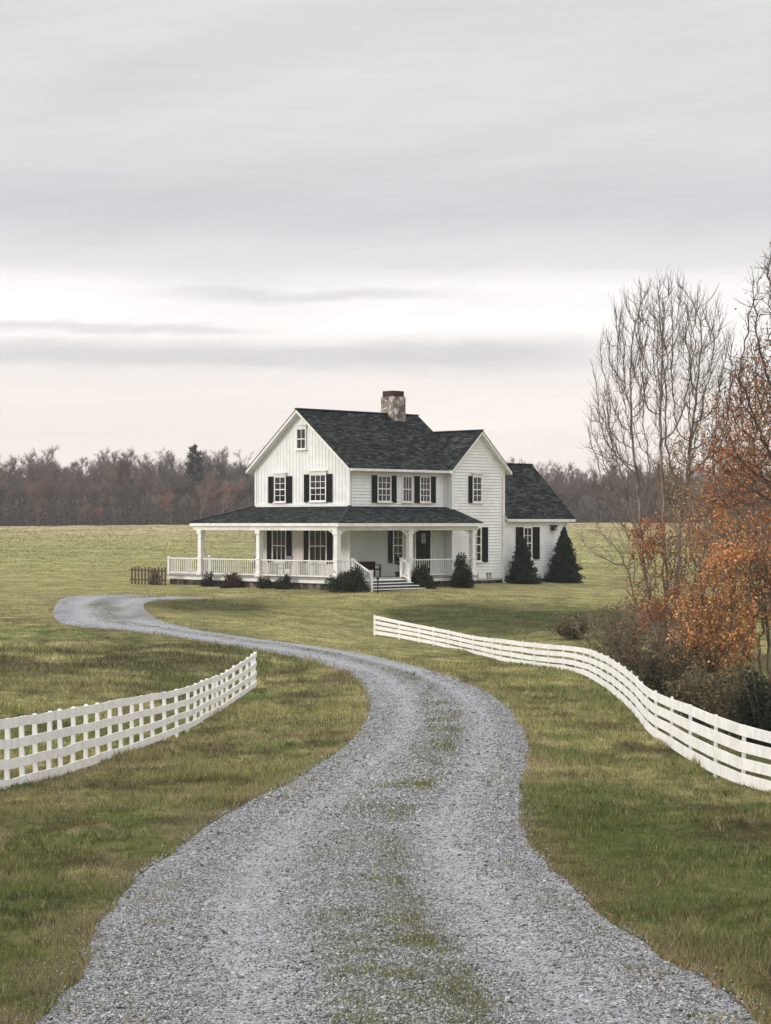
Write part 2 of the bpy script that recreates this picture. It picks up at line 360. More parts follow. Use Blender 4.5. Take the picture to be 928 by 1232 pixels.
# ---- the drive: its two edges on the ground
Ledge = [(-60, 1345), (45, 1230), (92, 1165), (120, 1110), (160, 1058), (200, 1030), (250, 992), (310, 958), (365, 930), (405, 905), (432, 880), (444, 853), (441, 832), (421, 811),
         (387, 799), (347, 789), (307, 781), (255, 773), (200, 764), (150, 758), (99, 754), (70, 748), (64, 738), (65, 729), (72, 721), (95, 716.5), (150, 715.5)]
Redge = [(1040, 1345), (918, 1228), (839, 1170), (744, 1112), (685, 1062), (659, 1037), (636, 1010), (629, 975), (634, 935), (637, 905), (630, 877), (612, 852), (585, 832), (545, 815),
         (495, 800), (450, 789), (400, 780), (340, 772), (285, 765), (235, 757), (195, 747), (180, 738), (174, 731), (178, 724.5), (200, 721.5), (225, 720.5), (250, 720)]
GL = ground([p[0] for p in Ledge], [p[1] for p in Ledge])[:, :2]; GR = ground([p[0] for p in Redge], [p[1] for p in Redge])[:, :2]
def catmull(P, sub=10):
    P = np.asarray(P, float); Q = np.vstack([2 * P[0] - P[1], P, 2 * P[-1] - P[-2]]); o = []
    for i in range(1, len(Q) - 2):
        for k in range(sub):
            t = k / sub; a, b, c, d = Q[i - 1], Q[i], Q[i + 1], Q[i + 2]
            o.append(0.5 * (2 * b + (c - a) * t + (2 * a - 5 * b + 4 * c - d) * t * t + (3 * b - a - 3 * c + d) * t ** 3))
    o.append(P[-1]); return np.array(o)
# the drive goes on behind the camera
d0 = (GL[0] + GR[0]) / 2
GL = np.vstack([[-2.1, -8], [-2.0, 2], GL]); GR = np.vstack([[2.1, -8], [2.0, 2], GR])
def smooth_poly(P, it):
    P = P.copy()
    for _ in range(it): P[1:-1] = 0.25 * P[:-2] + 0.5 * P[1:-1] + 0.25 * P[2:]
    return P
EL = smooth_poly(catmull(GL, 14), 5); ER = smooth_poly(catmull(GR, 14), 5)
MID = (EL + ER) / 2; HW = np.hypot(*(EL - ER).T) / 2
def _tan(P): T = np.gradient(P, axis=0); return T / (np.hypot(*T.T)[:, None] + 1e-9)
TL, TR = _tan(EL), _tan(ER)
def road_d(X, Y):
    """signed metres from the edge of the drive (negative on the drive) and the cross position 0..1"""
    X = np.asarray(X, float); Y = np.asarray(Y, float); d = np.full(X.shape, 1e3); u = np.full(X.shape, -1.0)
    ok = (np.hypot(X, Y) < 112) & (Y > -12) & (np.abs(X) < 30)
    for y0 in range(-12, 114, 2):
        b = ok & (Y >= y0) & (Y < y0 + 2)
        if not b.any(): continue
        sb = np.where(b)[0]; sg = []
        for P, T, sgn in ((EL, TL, -1), (ER, TR, 1)):
            mm = np.where((P[:, 1] > y0 - 10) & (P[:, 1] < y0 + 12))[0]
            if len(mm) == 0: sg.append(None); continue
            o_ = np.empty(len(sb))
            for i in range(0, len(sb), 40000):
                k_ = sb[i:i + 40000]; j = mm[((X[k_][:, None] - P[mm, 0]) ** 2 + (Y[k_][:, None] - P[mm, 1]) ** 2).argmin(1)]
                vx = X[k_] - P[j, 0]; vy = Y[k_] - P[j, 1]; cr_ = sgn * (vx * T[j, 1] - vy * T[j, 0]); o_[i:i + 40000] = np.sign(cr_) * np.maximum(np.abs(cr_), np.hypot(vx, vy) * .97 - .15)
            sg.append(o_)
        if sg[0] is None or sg[1] is None: continue
        a_, b_ = sg; d[sb] = np.maximum(a_, b_); u[sb] = np.clip(-a_ / (np.abs(a_) + np.abs(b_) + 1e-6), -1, 2)
        u[sb] = np.where(d[sb] < 0, (-a_) / (-a_ - b_ - 1e-6), np.where(a_ > 0, -.1, 1.1))
    return d, u

def rag(X, Y): return (fbm(X * 1.7, Y * 1.7, 3, 5) - 0.5) * 0.20     # ragged edge of the gravel

# ---- ground sheet, rings about the viewpoint out to the horizon
rad = np.concatenate([[0.01, 1, 2, 3, 4, 5], 5.6 * np.exp(np.arange(0, 660) * 0.0072), np.geomspace(680, 6000, 40)])
th = np.concatenate([np.linspace(-13.5, 13.5, 330), np.linspace(14, 40, 60), np.linspace(42, 318, 90), np.linspace(320, 346, 60)]) * math.pi / 180
TH, RD = np.meshgrid(th, rad); GX = RD * np.sin(TH); GY = RD * np.cos(TH)
fx, fy = GX.ravel(), GY.ravel(); GZ = tz(fx, fy)
dR, uR = road_d(fx, fy); dR = dR + rag(fx, fy)
near = 1 - sst(60, 200, RD.ravel())
lump = (fbm(fx * 0.45, fy * 0.45, 3, 31) - 0.5) * 0.30 * sst(0.3, 3.0, dR) + (fbm(fx * 2.6, fy * 2.6, 3, 77) - 0.5) * 0.19 * sst(0.1, 0.8, dR) * (1 - sst(30, 70, RD.ravel()))
hd = np.hypot(fx - 1.5, fy - 102); lump *= sst(6, 14, hd)
far_l = (fbm(fx * 0.12, fy * 0.28, 3, 12) - 0.5) * 0.5 * sst(112, 150, RD.ravel()) * (1 - sst(700, 900, RD.ravel()))
GZ = GZ + lump * near + far_l - np.where(fy > 55, .05, .16) * (1 - sst(-0.30, 0.06, dR)) + 0.012 * sst(0, .15, dR)
# what kind of grass grows where (colour of the turf itself)
def turf(X, Y, d):
    c = np.zeros((len(X), 3)); r = np.hypot(X, Y)
    a = fbm(X * 0.35, Y * 0.35, 4, 3)[:, None]; b = fbm(X * 1.6, Y * 1.6, 3, 8)[:, None]; s = fbm(X * 0.10, Y * 0.55, 4, 21)[:, None]
    green = np.array([.132, .152, .052]); olive = np.array([.225, .218, .090]); straw = np.array([.33, .275, .16]); brown = np.array([.080, .060, .034]); lush = np.array([.052, .074, .026])
    lawn = np.array([.29, .27, .125]); tan = np.array([.43, .37, .215]); tan2 = np.array([.31, .305, .135])
    m = lambda t, p, q: p + (q - p) * t
    c = m(sst(.38, .62, a), green, olive)
    c = m(sst(.56, .74, b) * 0.6, c, straw); c = m(sst(.60, .74, 1 - b) * 0.5, c, lush); c = m(sst(.60, .70, fbm(X * .8 + 9, Y * .8, 3, 50))[:, None] * .7, c, brown)
    # mown lawn between the drive and the house
    lw = sst(66, 84, Y - 0.35 * np.abs(X + 3))[:, None]
    c = m(lw, c, m(sst(.4, .65, s), lawn, olive * 1.15))
    # the pasture beyond the house: pale, dry
    fl = sst(104, 150, Y)[:, None]; ff = sst(150, 330, Y)[:, None]
    fc = m(ff, tan2, tan); fc = m(sst(.45, .75, s) * .75, fc, olive); c = m(fl, c, fc)
    # dry strip beside the gravel
    e = ((1 - sst(0.05, 0.6, d)) * sst(.35, .6, fbm(X * 1.3, Y * 1.3, 3, 70)))[:, None]; c = m(e * .6, c, straw * .6 + brown * .4)
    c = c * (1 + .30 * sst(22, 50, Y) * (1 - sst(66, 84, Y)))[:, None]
    return c, a[:, 0], b[:, 0], s[:, 0]
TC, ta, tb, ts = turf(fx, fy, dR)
def blob(X, Y, px, py, sx, sy, ang=0.0):
    q = ground([px], [py])[0]; dx = X - q[0]; dy = Y - q[1]; ca, sa = math.cos(ang), math.sin(ang)
    return np.exp(-(((dx * ca + dy * sa) / sx) ** 2 + ((-dx * sa + dy * ca) / sy) ** 2))
def patches(X, Y, c):
    """rank darker bank behind the right fence, rough left pasture, worn tufts"""
    m = lambda t, q: c + (np.array(q) - c) * np.clip(t, 0, 1)[:, None]
    n = fbm(X * .5, Y * .9, 3, 64)
    k = (blob(X, Y, 610, 745, 4.5, 5.0) + blob(X, Y, 540, 742, 3.0, 3.2) + blob(X, Y, 700, 745, 4, 6)) * (0.45 + n); c = m(k * .95, (.070, .080, .030))
    k = (blob(X, Y, 250, 729, 3.0, 3.0)) * (.6 + n) * 1.3; c = m(k, (.075, .080, .032))
    k = (blob(X, Y, 130, 785, 5.5, 9) + blob(X, Y, 20, 800, 4, 9) + blob(X, Y, 230, 790, 3, 5)) * sst(.32, .6, n); c = m(k * .55, (.085, .085, .040))
    k = blob(X, Y, 200, 850, 4.5, 4.5) * sst(.5, .65, fbm(X * .9, Y * .9, 3, 91)); c = m(k * .7, (.115, .08, .05))
    k = blob(X, Y, 150, 925, .8, 9, -0.08) + blob(X, Y, 60, 965, .8, 3.5); c = m(k * sst(.35, .6, n) * .9, (.27, .225, .125))
    k = blob(X, Y, 800, 1020, 1.6, 5) + blob(X, Y, 720, 1000, .8, 6); c = m(k * .5, (.095, .115, .036))
    return c
TC = patches(fx, fy, TC)
wood = sst(338, 350, RD.ravel())[:, None]; TC = TC + (np.array([.075, .062, .05]) - TC) * wood
nr, nc = RD.shape; idx = np.arange(nr * nc).reshape(nr, nc)
q1 = idx[:-1, :]; q2 = np.roll(idx, -1, 1)[:-1, :]; q3 = np.roll(idx, -1, 1)[1:, :]; q4 = idx[1:, :]
FQ = np.stack([q1.ravel(), q4.ravel(), q3.ravel(), q2.ravel()], 1)
def ground_f(t, b):
    a = t.nodes.new('ShaderNodeAttribute'); a.attribute_name = 'tint'; co = objco(t)
    n1 = nn(t, 'ShaderNodeTexNoise', i_Scale=7.0, i_Detail=10.0, i_Roughness=0.75); t.links.new(co, n1.inputs['Vector'])
    n2 = nn(t, 'ShaderNodeTexNoise', i_Scale=0.8, i_Detail=8.0, i_Roughness=0.7); t.links.new(objco(t, (1, 1.6, 1)), n2.inputs['Vector'])
    mm = nn(t, 'ShaderNodeMath', operation='ADD'); t.links.new(n1.outputs[0], mm.inputs[0]); t.links.new(n2.outputs[0], mm.inputs[1])
    mu = ramp2(t, mm.outputs[0], [(0.40, (.2, .2, .2)), (0.5, (.5, .5, .5)), (0.62, (.9, .9, .9))]); 
    hm = nn(t, 'ShaderNodeMath', operation='MULTIPLY'); hm.inputs[1].default_value = 0.5; t.links.new(mm.outputs[0], hm.inputs[0])
    mu = ramp2(t, hm.outputs[0], [(0.36, (.30, .28, .24)), (0.48, (.85, .85, .85)), (0.60, (1.75, 1.65, 1.5))])
    mi = nn(t, 'ShaderNodeMix', data_type='RGBA', blend_type='MULTIPLY'); mi.inputs['Factor'].default_value = 1
    t.links.new(a.outputs['Color'], mi.inputs['A']); t.links.new(mu, mi.inputs['B']); t.links.new(mi.outputs['Result'], b.inputs['Base Color'])
    bump(t, b, mm.outputs[0], 0.9, 0.12)
GROUNDM = mat('pasture turf', (.1, .1, .05), 0.95, 0.05, ground_f)
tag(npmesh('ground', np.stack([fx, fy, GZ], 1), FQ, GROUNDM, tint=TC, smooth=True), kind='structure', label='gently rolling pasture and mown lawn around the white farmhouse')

# ---- the drive sheet
nu = 25
d_ = np.hypot(*np.diff(MID, axis=0).T); arc = np.concatenate([[0], np.cumsum(d_)])
na = int(arc[-1] / 0.16); sa = np.linspace(0, arc[-1], na)
el_ = np.stack([np.interp(sa, arc, EL[:, k]) for k in (0, 1)], 1); er_ = np.stack([np.interp(sa, arc, ER[:, k]) for k in (0, 1)], 1)
uu = np.linspace(0, 1, nu)
PX = el_[:, None, :] * (1 - uu)[None, :, None] + er_[:, None, :] * uu[None, :, None]
rx, ry = PX[..., 0].ravel(), PX[..., 1].ravel(); rz = tz(rx, ry)
UU = np.broadcast_to(uu, (na, nu)).ravel(); SS = np.repeat(sa, nu)
ruts = -0.03 * (np.exp(-((UU - .27) / .09) ** 2) + np.exp(-((UU - .75) / .09) ** 2)) + 0.03 * np.exp(-((UU - .5) / .1) ** 2)
edge_drop = -0.03 * sst(0.40, 0.5, np.abs(UU - .5))
rz = rz + 0.02 + ruts + edge_drop + (fbm(rx * 2, ry * 2, 3, 40) - .5) * .03
wdt = np.repeat(np.hypot(*(el_ - er_).T), nu)
def road_f(t, b):
    uv = t.nodes.new('ShaderNodeUVMap'); uv.uv_map = 'UVMap'; sx = nn(t, 'ShaderNodeSeparateXYZ'); t.links.new(uv.outputs[0], sx.inputs[0])
    co = objco(t); isl = t.nodes.new('ShaderNodeAttribute'); isl.attribute_name = 'weed'
    v = nn(t, 'ShaderNodeTexVoronoi', i_Scale=34.0, i_Randomness=1.0); t.links.new(co, v.inputs['Vector'])
    sc = nn(t, 'ShaderNodeSeparateColor'); t.links.new(v.outputs['Color'], sc.inputs[0])
    c = ramp2(t, sc.outputs[0], [(0.0, (.06, .062, .068)), (0.3, (.17, .175, .19)), (0.7, (.34, .345, .365)), (1.0, (.55, .555, .57))])
    big = nn(t, 'ShaderNodeTexNoise', i_Scale=0.9, i_Detail=6.0, i_Roughness=0.65); t.links.new(co, big.inputs['Vector'])
    g = ramp2(t, big.outputs[0], [(0.3, (.72, .72, .73)), (0.7, (1.25, 1.24, 1.22))])
    m1 = nn(t, 'ShaderNodeMix', data_type='RGBA', blend_type='MULTIPLY'); m1.inputs['Factor'].default_value = 1; t.links.new(c, m1.inputs['A']); t.links.new(g, m1.inputs['B'])
    # fine packed stone shows paler in the two wheel tracks
    trk = ramp2(t, sx.outputs[0], [(0.0, (0.1, 0.1, 0.1)), (0.14, (.25, .25, .25)), (0.28, (1, 1, 1)), (0.42, (.2, .2, .2)), (0.52, (0, 0, 0)), (0.62, (.2, .2, .2)), (0.76, (1, 1, 1)), (0.9, (.3, .3, .3)), (1.0, (.1, .1, .1))], 'EASE')
    tk = nn(t, 'ShaderNodeMath', operation='MULTIPLY'); tk.inputs[1].default_value = 0.55; t.links.new(trk, tk.inputs[0])
    m2 = nn(t, 'ShaderNodeMix', data_type='RGBA'); t.links.new(tk.outputs[0], m2.inputs['Factor']); t.links.new(m1.outputs['Result'], m2.inputs['A']); m2.inputs['B'].default_value = (.40, .412, .425, 1)
    # earth and moss in the middle strip
    cm = ramp2(t, sx.outputs[0], [(0.36, (0, 0, 0)), (0.47, (1, 1, 1)), (0.57, (1, 1, 1)), (0.68, (0, 0, 0))], 'EASE')
    mn = nn(t, 'ShaderNodeTexNoise', i_Scale=1.7, i_Detail=9.0, i_Roughness=0.72); t.links.new(co, mn.inputs['Vector'])
    mr = ramp2(t, mn.outputs[0], [(0.46, (0, 0, 0)), (0.60, (1, 1, 1))])
    mk = nn(t, 'ShaderNodeMath', operation='MULTIPLY'); t.links.new(cm, mk.inputs[0]); t.links.new(mr, mk.inputs[1])
    mk2 = nn(t, 'ShaderNodeMath', operation='MULTIPLY'); mk2.inputs[1].default_value = 0.75; t.links.new(mk.outputs[0], mk2.inputs[0])
    mk3 = nn(t, 'ShaderNodeMath', operation='MAXIMUM'); t.links.new(mk2.outputs[0], mk3.inputs[0]); t.links.new(isl.outputs['Fac'], mk3.inputs[1])
    m3 = nn(t, 'ShaderNodeMix', data_type='RGBA'); t.links.new(mk3.outputs[0], m3.inputs['Factor']); t.links.new(m2.outputs['Result'], m3.inputs['A']); m3.inputs['B'].default_value = (.13, .13, .07, 1)
    t.links.new(m3.outputs['Result'], b.inputs['Base Color'])
    hn = nn(t, 'ShaderNodeTexNoise', i_Scale=9.0, i_Detail=6.0, i_Roughness=0.7); t.links.new(co, hn.inputs['Vector'])
    hs = nn(t, 'ShaderNodeMath', operation='SUBTRACT'); t.links.new(hn.outputs[0], hs.inputs[0]); t.links.new(v.outputs['Distance'], hs.inputs[1])
    bump(t, b, hs.outputs[0], 0.9, 0.03)
ROADM = mat('grey crushed stone drive', (.3, .3, .31), 0.9, 0.15, road_f)
ri = np.arange(na * nu).reshape(na, nu); RF = np.stack([ri[:-1, :-1].ravel(), ri[:-1, 1:].ravel(), ri[1:, 1:].ravel(), ri[1:, :-1].ravel()], 1)
drive = npmesh('gravel_path', np.stack([rx, ry, rz], 1), RF, ROADM, smooth=True)
_, UR = road_d(rx, ry); UR = np.where(UU < .001, 0, np.where(UU > .999, 1, np.clip(UR, 0, 1)))
uvl = drive.data.uv_layers.new(name='UVMap'); UVv = np.stack([UR, SS], 1)[RF.ravel()]; uvl.data.foreach_set('uv', UVv.ravel().astype(np.float32))
qi = ground([137, 122, 160], [733, 728, 741]); wv = np.zeros(len(rx))
for q_ in qi: wv = np.maximum(wv, np.exp(-((rx - q_[0]) / .55) ** 2 - ((ry - q_[1]) / 1.7) ** 2))
wa = drive.data.attributes.new('weed', 'FLOAT', 'POINT'); wa.data.foreach_set('value', (np.clip(wv * 1.5 * fbm(rx * 1.5, ry * 1.5, 3, 2), 0, .85)).astype(np.float32))
tag(drive, 'winding grey gravel drive with a weedy middle strip', kind='structure')

# ---- loose stones on the near part of the drive
rng = np.random.default_rng(7)
def octa(n, P, size, rng, flat=0.6):
    base = np.array([[1, 0, 0], [-1, 0, 0], [0, 1, 0], [0, -1, 0], [0, 0, 1], [0, 0, -1]], float)
    fc = np.array([[0, 2, 4], [2, 1, 4], [1, 3, 4], [3, 0, 4], [2, 0, 5], [1, 2, 5], [3, 1, 5], [0, 3, 5]])
    v = base[None] * (size[:, None, None] * rng.uniform(.6, 1.25, (n, 6, 1))); v += rng.normal(0, .22, (n, 6, 3)) * size[:, None, None]
    a = rng.uniform(0, 6.28, n); ca, sa_ = np.cos(a), np.sin(a); x = v[..., 0] * ca[:, None] - v[..., 1] * sa_[:, None]; y = v[..., 0] * sa_[:, None] + v[..., 1] * ca[:, None]
    tl = rng.normal(0, .5, n)[:, None]; z = v[..., 2] * flat + x * tl * .6
    V = np.stack([x, y, z], -1) + P[:, None, :]
    Fc = fc[None] + (np.arange(n) * 6)[:, None, None]
    return V.reshape(-1, 3), Fc.reshape(-1, 3)
n0 = 560000
rr = 6.0 * np.exp(rng.uniform(0, math.log(60 / 6.0), n0)); tt = rng.uniform(-.27, .27, n0); X = rr * np.sin(tt); Y = rr * np.cos(tt)
d, u = road_d(X, Y); d2 = d + rag(X, Y) * .8
pr = np.where(d2 < 0, 1.0, np.exp(-d2 / .06) * .3); keep = rng.uniform(0, 1, n0) < pr
keep &= rng.uniform(0, 1, n0) < np.where((np.abs(u - .28) < .07) | (np.abs(u - .76) < .07), .6, 1)
X, Y, d, u, rr = X[keep], Y[keep], d[keep], u[keep], rr[keep]; n = len(X)
size = rng.uniform(.0048, .0108, n) * np.clip(rr / 16, 1.0, 2.3) * (1 + (rng.uniform(0, 1, n) < .05) * .8)
Zs = tz(X, Y) + .02 - .03 * (np.exp(-((u - .27) / .09) ** 2) + np.exp(-((u - .75) / .09) ** 2)) + .03 * np.exp(-((u - .5) / .1) ** 2) - .03 * sst(.4, .5, np.abs(u - .5)) + (fbm(X * 2, Y * 2, 3, 40) - .5) * .03
Zs = np.where(d > -.02, tz(X, Y) + .015, Zs) + size * .25
V, Fc = octa(n, np.stack([X, Y, Zs], 1), size, rng)
g = rng.beta(1.4, 1.8, n) * .56 + .03; tn = np.stack([g * .985, g * 1.0, g * 1.015], 1); warm = rng.uniform(0, 1, n) < .08; tn[warm] *= [1.1, .98, .85]
tag(npmesh('gravel', V, Fc, PEBBLE, tint=np.repeat(tn, 6, 0)), 'loose crushed grey stones covering the drive', kind='stuff')

# ---- grass blades
def blades(X, Y, Z, hgt, wid, col, rng, lean=.5):
    n = len(X); a = rng.uniform(0, 6.28, n); la = rng.uniform(0, 6.28, n); ln = rng.uniform(.1, 1, n) * lean * hgt
    ux, uy = np.cos(a) * wid / 2, np.sin(a) * wid / 2; tx, ty = X + np.cos(la) * ln, Y + np.sin(la) * ln
    V = np.stack([np.stack([X - ux, Y - uy, Z], 1), np.stack([X + ux, Y + uy, Z], 1), np.stack([tx, ty, Z + hgt], 1)], 1)
    return V.reshape(-1, 3), np.arange(3 * n).reshape(n, 3), np.repeat(col, 3, 0)
def gz_full(X, Y, d):
    r = np.hypot(X, Y); lp = (fbm(X * .45, Y * .45, 3, 31) - .5) * .30 * sst(.3, 3, d) + (fbm(X * 2.6, Y * 2.6, 3, 77) - .5) * .19 * sst(.1, .8, d) * (1 - sst(30, 70, r))
    lp = lp * sst(6, 14, np.hypot(X - 1.5, Y - 102)); return tz(X, Y) + lp * (1 - sst(60, 200, r))
n0 = 760000
rr = 7.0 * np.exp(rng.uniform(0, math.log(95 / 7.0), n0)); tt = rng.uniform(-.26, .26, n0); X = rr * np.sin(tt); Y = rr * np.cos(tt)
d, u = road_d(X, Y); dd = d + rag(X, Y)
cen = (dd < 0) & (np.abs(u - .52) < .15) & (rng.uniform(0, 1, n0) < .8 * sst(.44, .60, fbm(X * 1.1, Y * .8, 4, 61)) * (1 - sst(.04, .15, np.abs(u - .52))))
keep = (dd > -.03) | cen | ((dd < 0) & (dd > -.5) & (rng.uniform(0, 1, n0) < .10 * sst(.5, .7, fbm(X * 2, Y * 2, 3, 62))))
keep &= np.hypot(X - 1.5, Y - 102) > 7
X, Y, rr, d, dd, cen = X[keep], Y[keep], rr[keep], d[keep], dd[keep], cen[keep]
c, a_, b_, s_ = turf(X, Y, dd); c = patches(X, Y, c); n = len(X)
tall = sst(.55, .75, fbm(X * .9, Y * .9, 3, 44)); far = np.clip(rr / 14, 1, 6)
hgt = rng.uniform(.025, .062, n) * (1 + 1.1 * tall) * np.clip(rr / 22, 1, 2.2) * np.where(Y > 66, .45, 1) * np.where(cen, .8, 1)
wid = rng.uniform(.004, .0085, n) * far
v = rng.uniform(.38, 1.85, n)[:, None]; c = c * v; st = rng.uniform(0, 1, n) < .13; c[st] = np.array([.34, .28, .16]) * rng.uniform(.6, 1.2, (st.sum(), 1))
c[cen] = np.array([.16, .165, .06]) * rng.uniform(.5, 1.5, (cen.sum(), 1))
Z = np.where(dd > 0, gz_full(X, Y, dd), tz(X, Y) + .03)
V, Fc, cc = blades(X, Y, Z - .005, hgt, wid, c, rng, .9)
# rank tufts: along both fences' feet and scattered through the rough
n1_ = 9000; rr1 = 9 * np.exp(rng.uniform(0, math.log(75 / 9), n1_)); t1 = rng.uniform(-.25, .25, n1_); cx_, cy_ = rr1 * np.sin(t1), rr1 * np.cos(t1); d1, _ = road_d(cx_, cy_)
k1 = (d1 > .25) & (cy_ < 68) & (fbm(cx_ * .6, cy_ * .6, 3, 88) > .50); cx_, cy_, d1 = cx_[k1], cy_[k1], d1[k1]; nb = 14; X1 = (cx_[:, None] + rng.normal(0, .035, (len(cx_), nb)) * np.clip(cy_[:, None] / 20, 1, 2)).ravel(); Y1 = (cy_[:, None] + rng.normal(0, .035, (len(cx_), nb)) * np.clip(cy_[:, None] / 20, 1, 2)).ravel()
c1_, _, _, _ = turf(X1, Y1, np.repeat(d1, nb)); kk_ = np.repeat(rng.uniform(0, 1, len(cx_)), nb)[:, None]; c1_ = np.where(kk_ < .45, c1_ * .55, np.where(kk_ < .75, np.array([.34, .28, .165]), c1_ * 1.25)) * rng.uniform(.6, 1.4, (len(X1), 1))
V1, F1, cc1 = blades(X1, Y1, gz_full(X1, Y1, np.repeat(d1, nb)) - .01, rng.uniform(.05, .13, len(X1)), rng.uniform(.005, .01, len(X1)) * np.clip(Y1 / 16, 1, 4), c1_, rng, 1.1)
V = np.concatenate([V, V1]); Fc = np.concatenate([Fc, F1 + len(V) - len(V1)]); cc = np.concatenate([cc, cc1])
tag(npmesh('grass', V, Fc, BLADE, tint=cc), 'short mixed green and straw coloured turf beside the drive', kind='stuff')
# tufted field beyond the mown verge
n0 = 260000; rr = 62 * np.exp(rng.uniform(0, math.log(330 / 62), n0)); tt = rng.uniform(-.25, .25, n0); X = rr * np.sin(tt); Y = rr * np.cos(tt); d, _ = road_d(X, Y)
k1 = (d > .1) & (np.hypot(X - 1.5, Y - 102) > 12) & (rng.uniform(0, 1, n0) < .25 + 1.2 * sst(.42, .62, fbm(X * .22, Y * .45, 4, 19))); X, Y, d, rr = X[k1], Y[k1], d[k1], rr[k1]; n = len(X)
c, _, _, _ = turf(X, Y, d); c = patches(X, Y, c) * rng.choice([.68, .88, 1.08, 1.25], n, p=[.2, .3, .3, .2])[:, None] * rng.uniform(.8, 1.2, (n, 1))
hz_ = rng.uniform(.02, .06, n) * np.clip(rr / 90, 1, 2.6) * np.where(Y < 112, .6, 1.0); flz = (fbm(X * .12, Y * .28, 3, 12) - .5) * .5 * sst(112, 150, rr)
V, Fc, cc2 = blades(X, Y, gz_full(X, Y, d) + flz - .01, hz_, rng.uniform(.05, .14, n) * rr / 90, c, rng, 1.5)
tag(npmesh('field_grass', V, Fc, BLADE, tint=cc2), 'tufted pale pasture grass stretching back to the wood', kind='stuff')
# fallen leaves along the right-hand edge of the drive
n0 = 5000; q = ground(rng.uniform(560, 928, n0), rng.uniform(860, 1232, n0)) if False else None
k = rng.integers(0, len(ER) - 1, 2600); k = k[(ER[k, 1] > 7) & (ER[k, 1] < 45)]; off = rng.exponential(.22, len(k)) - .08
nrm = (ER[k] - EL[k]) / np.hypot(*(ER[k] - EL[k]).T)[:, None]; jt = rng.uniform(0, 1, len(k))[:, None]
P = ER[k] * (1 - jt) + ER[k + 1] * jt + nrm * off[:, None]; n = len(P)
Pz = gz_full(P[:, 0], P[:, 1], np.maximum(off, .01)) + .03; a = rng.uniform(0, 6.28, n); s = rng.uniform(.008, .018, n)
V = np.zeros((n, 4, 3)); 
for i, (da, rr_) in enumerate([(0, 1), (1.57, .6), (3.14, 1), (4.71, .6)]):
    V[:, i, 0] = P[:, 0] + np.cos(a + da) * s * rr_; V[:, i, 1] = P[:, 1] + np.sin(a + da) * s * rr_; V[:, i, 2] = Pz + rng.uniform(-.01, .02, n)
tn = np.array([.24, .12, .06])[None] * rng.uniform(.5, 1.5, (n, 1))
tag(npmesh('fallen_leaves', V.reshape(-1, 3), np.arange(4 * n).reshape(n, 4), LEAF, tint=np.repeat(tn, 4, 0)), 'small fallen orange leaves along the right edge of the gravel', kind='stuff')

#==HOUSE==
# ------------------------------------------------------------------ the farmhouse (local frame: x along the long front, y back along the gable side)
HX, HY, HZ = -1.72, 96.0, -3.1
house = tag(empty('farmhouse', (HX, HY, HZ), R(45)), 'white two storey farmhouse with black shutters, dark shingle roofs and a wraparound porch', 'house')
# a facade: 'A' gable side at x=c looking -x (s runs along y); 'B' long front at y=c looking -y (s runs along x)
def fbox(mb, kind, c, s0, s1, z0, z1, d0, d1):
    if kind == 'A': mb.box(c - d1, c - d0, s0, s1, z0, z1)
    else: mb.box(s0, s1, c - d1, c - d0, z0, z1)
def clap(mb, kind, c, z0, z1, lim, h=0.155):
    """horizontal clapboards, each course a tilted board; lim(z) gives the wall's two ends at that height"""
    z = z0
    while z < z1 - 1e-3:
        zt = min(z + h, z1); a0, a1 = lim(z); b0, b1 = lim(zt)
        P = (lambda s, d, zz: (c - d, s, zz)) if kind == 'A' else (lambda s, d, zz: (s, c - d, zz))
        mb.add([P(a0, .038, z), P(a1, .038, z), P(b1, .0, zt), P(b0, .0, zt), P(a0, 0, z), P(a1, 0, z)], [(0, 1, 2, 3), (4, 5, 1, 0)])
        z = zt
EZ, RZ, RY = 5.80, 8.75, 3.43          # main eave, ridge height and ridge line
SL = (RZ - EZ) / (RY + .35)
def main_roof_z(y): return RZ - SL * abs(RY - y)
# --- board-and-batten gable wall (left side)
GWd = 6.86
m = MB()
poly = [(0, 0), (GWd, 0), (GWd, main_roof_z(GWd) - .16), (RY, RZ - .16), (0, main_roof_z(0) - .16)]
m.add([(0.0, y, z) for y, z in poly], [(0, 1, 2, 3, 4)]); 
y = 0.30
while y < GWd - .1:
    m.box(-.018, -.002, y - .018, y + .018, 3.9, main_roof_z(y) - .17); y += .235
m.box(-.045, .06, -.03, .11, .5, main_roof_z(0) - .17); m.box(-.045, .04, GWd - .11, GWd + .02, .5, main_roof_z(GWd) - .17)
m.box(-.05, 0, .1, GWd - .1, 3.92, 4.08)
m.build('gable_wall', SIDING, house)
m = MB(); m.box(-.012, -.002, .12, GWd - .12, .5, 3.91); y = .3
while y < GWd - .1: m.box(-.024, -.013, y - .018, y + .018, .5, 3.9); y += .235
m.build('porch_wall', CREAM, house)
# --- long front: clapboards above, flat boards under the porch, greyed to paint in its shade
m = MB(); clap(m, 'B', 0, 3.9, main_roof_z(0) - .12, lambda z: (.1, 6.76)); m.box(.0, 6.8, .0, .02, 3.85, 5.95); m.box(.11, 6.7, -.04, 0, 5.62, 5.82)
m.build('front_wall', SIDING, house)
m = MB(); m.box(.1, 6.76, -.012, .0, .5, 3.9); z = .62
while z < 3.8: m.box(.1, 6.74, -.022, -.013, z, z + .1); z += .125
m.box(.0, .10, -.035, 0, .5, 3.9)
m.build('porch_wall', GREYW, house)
# back and right walls of the main block
m = MB(); m.box(.02, 7.75, GWd - .03, GWd - .01, 0, 5.9); m.add([(7.75, 0, 0), (7.75, GWd, 0), (7.75, GWd, 6.0), (7.75, RY, 8.5), (7.75, 0, 6.0)], [(0, 1, 2, 3, 4)]); m.build('rear_wall', SIDING, house)
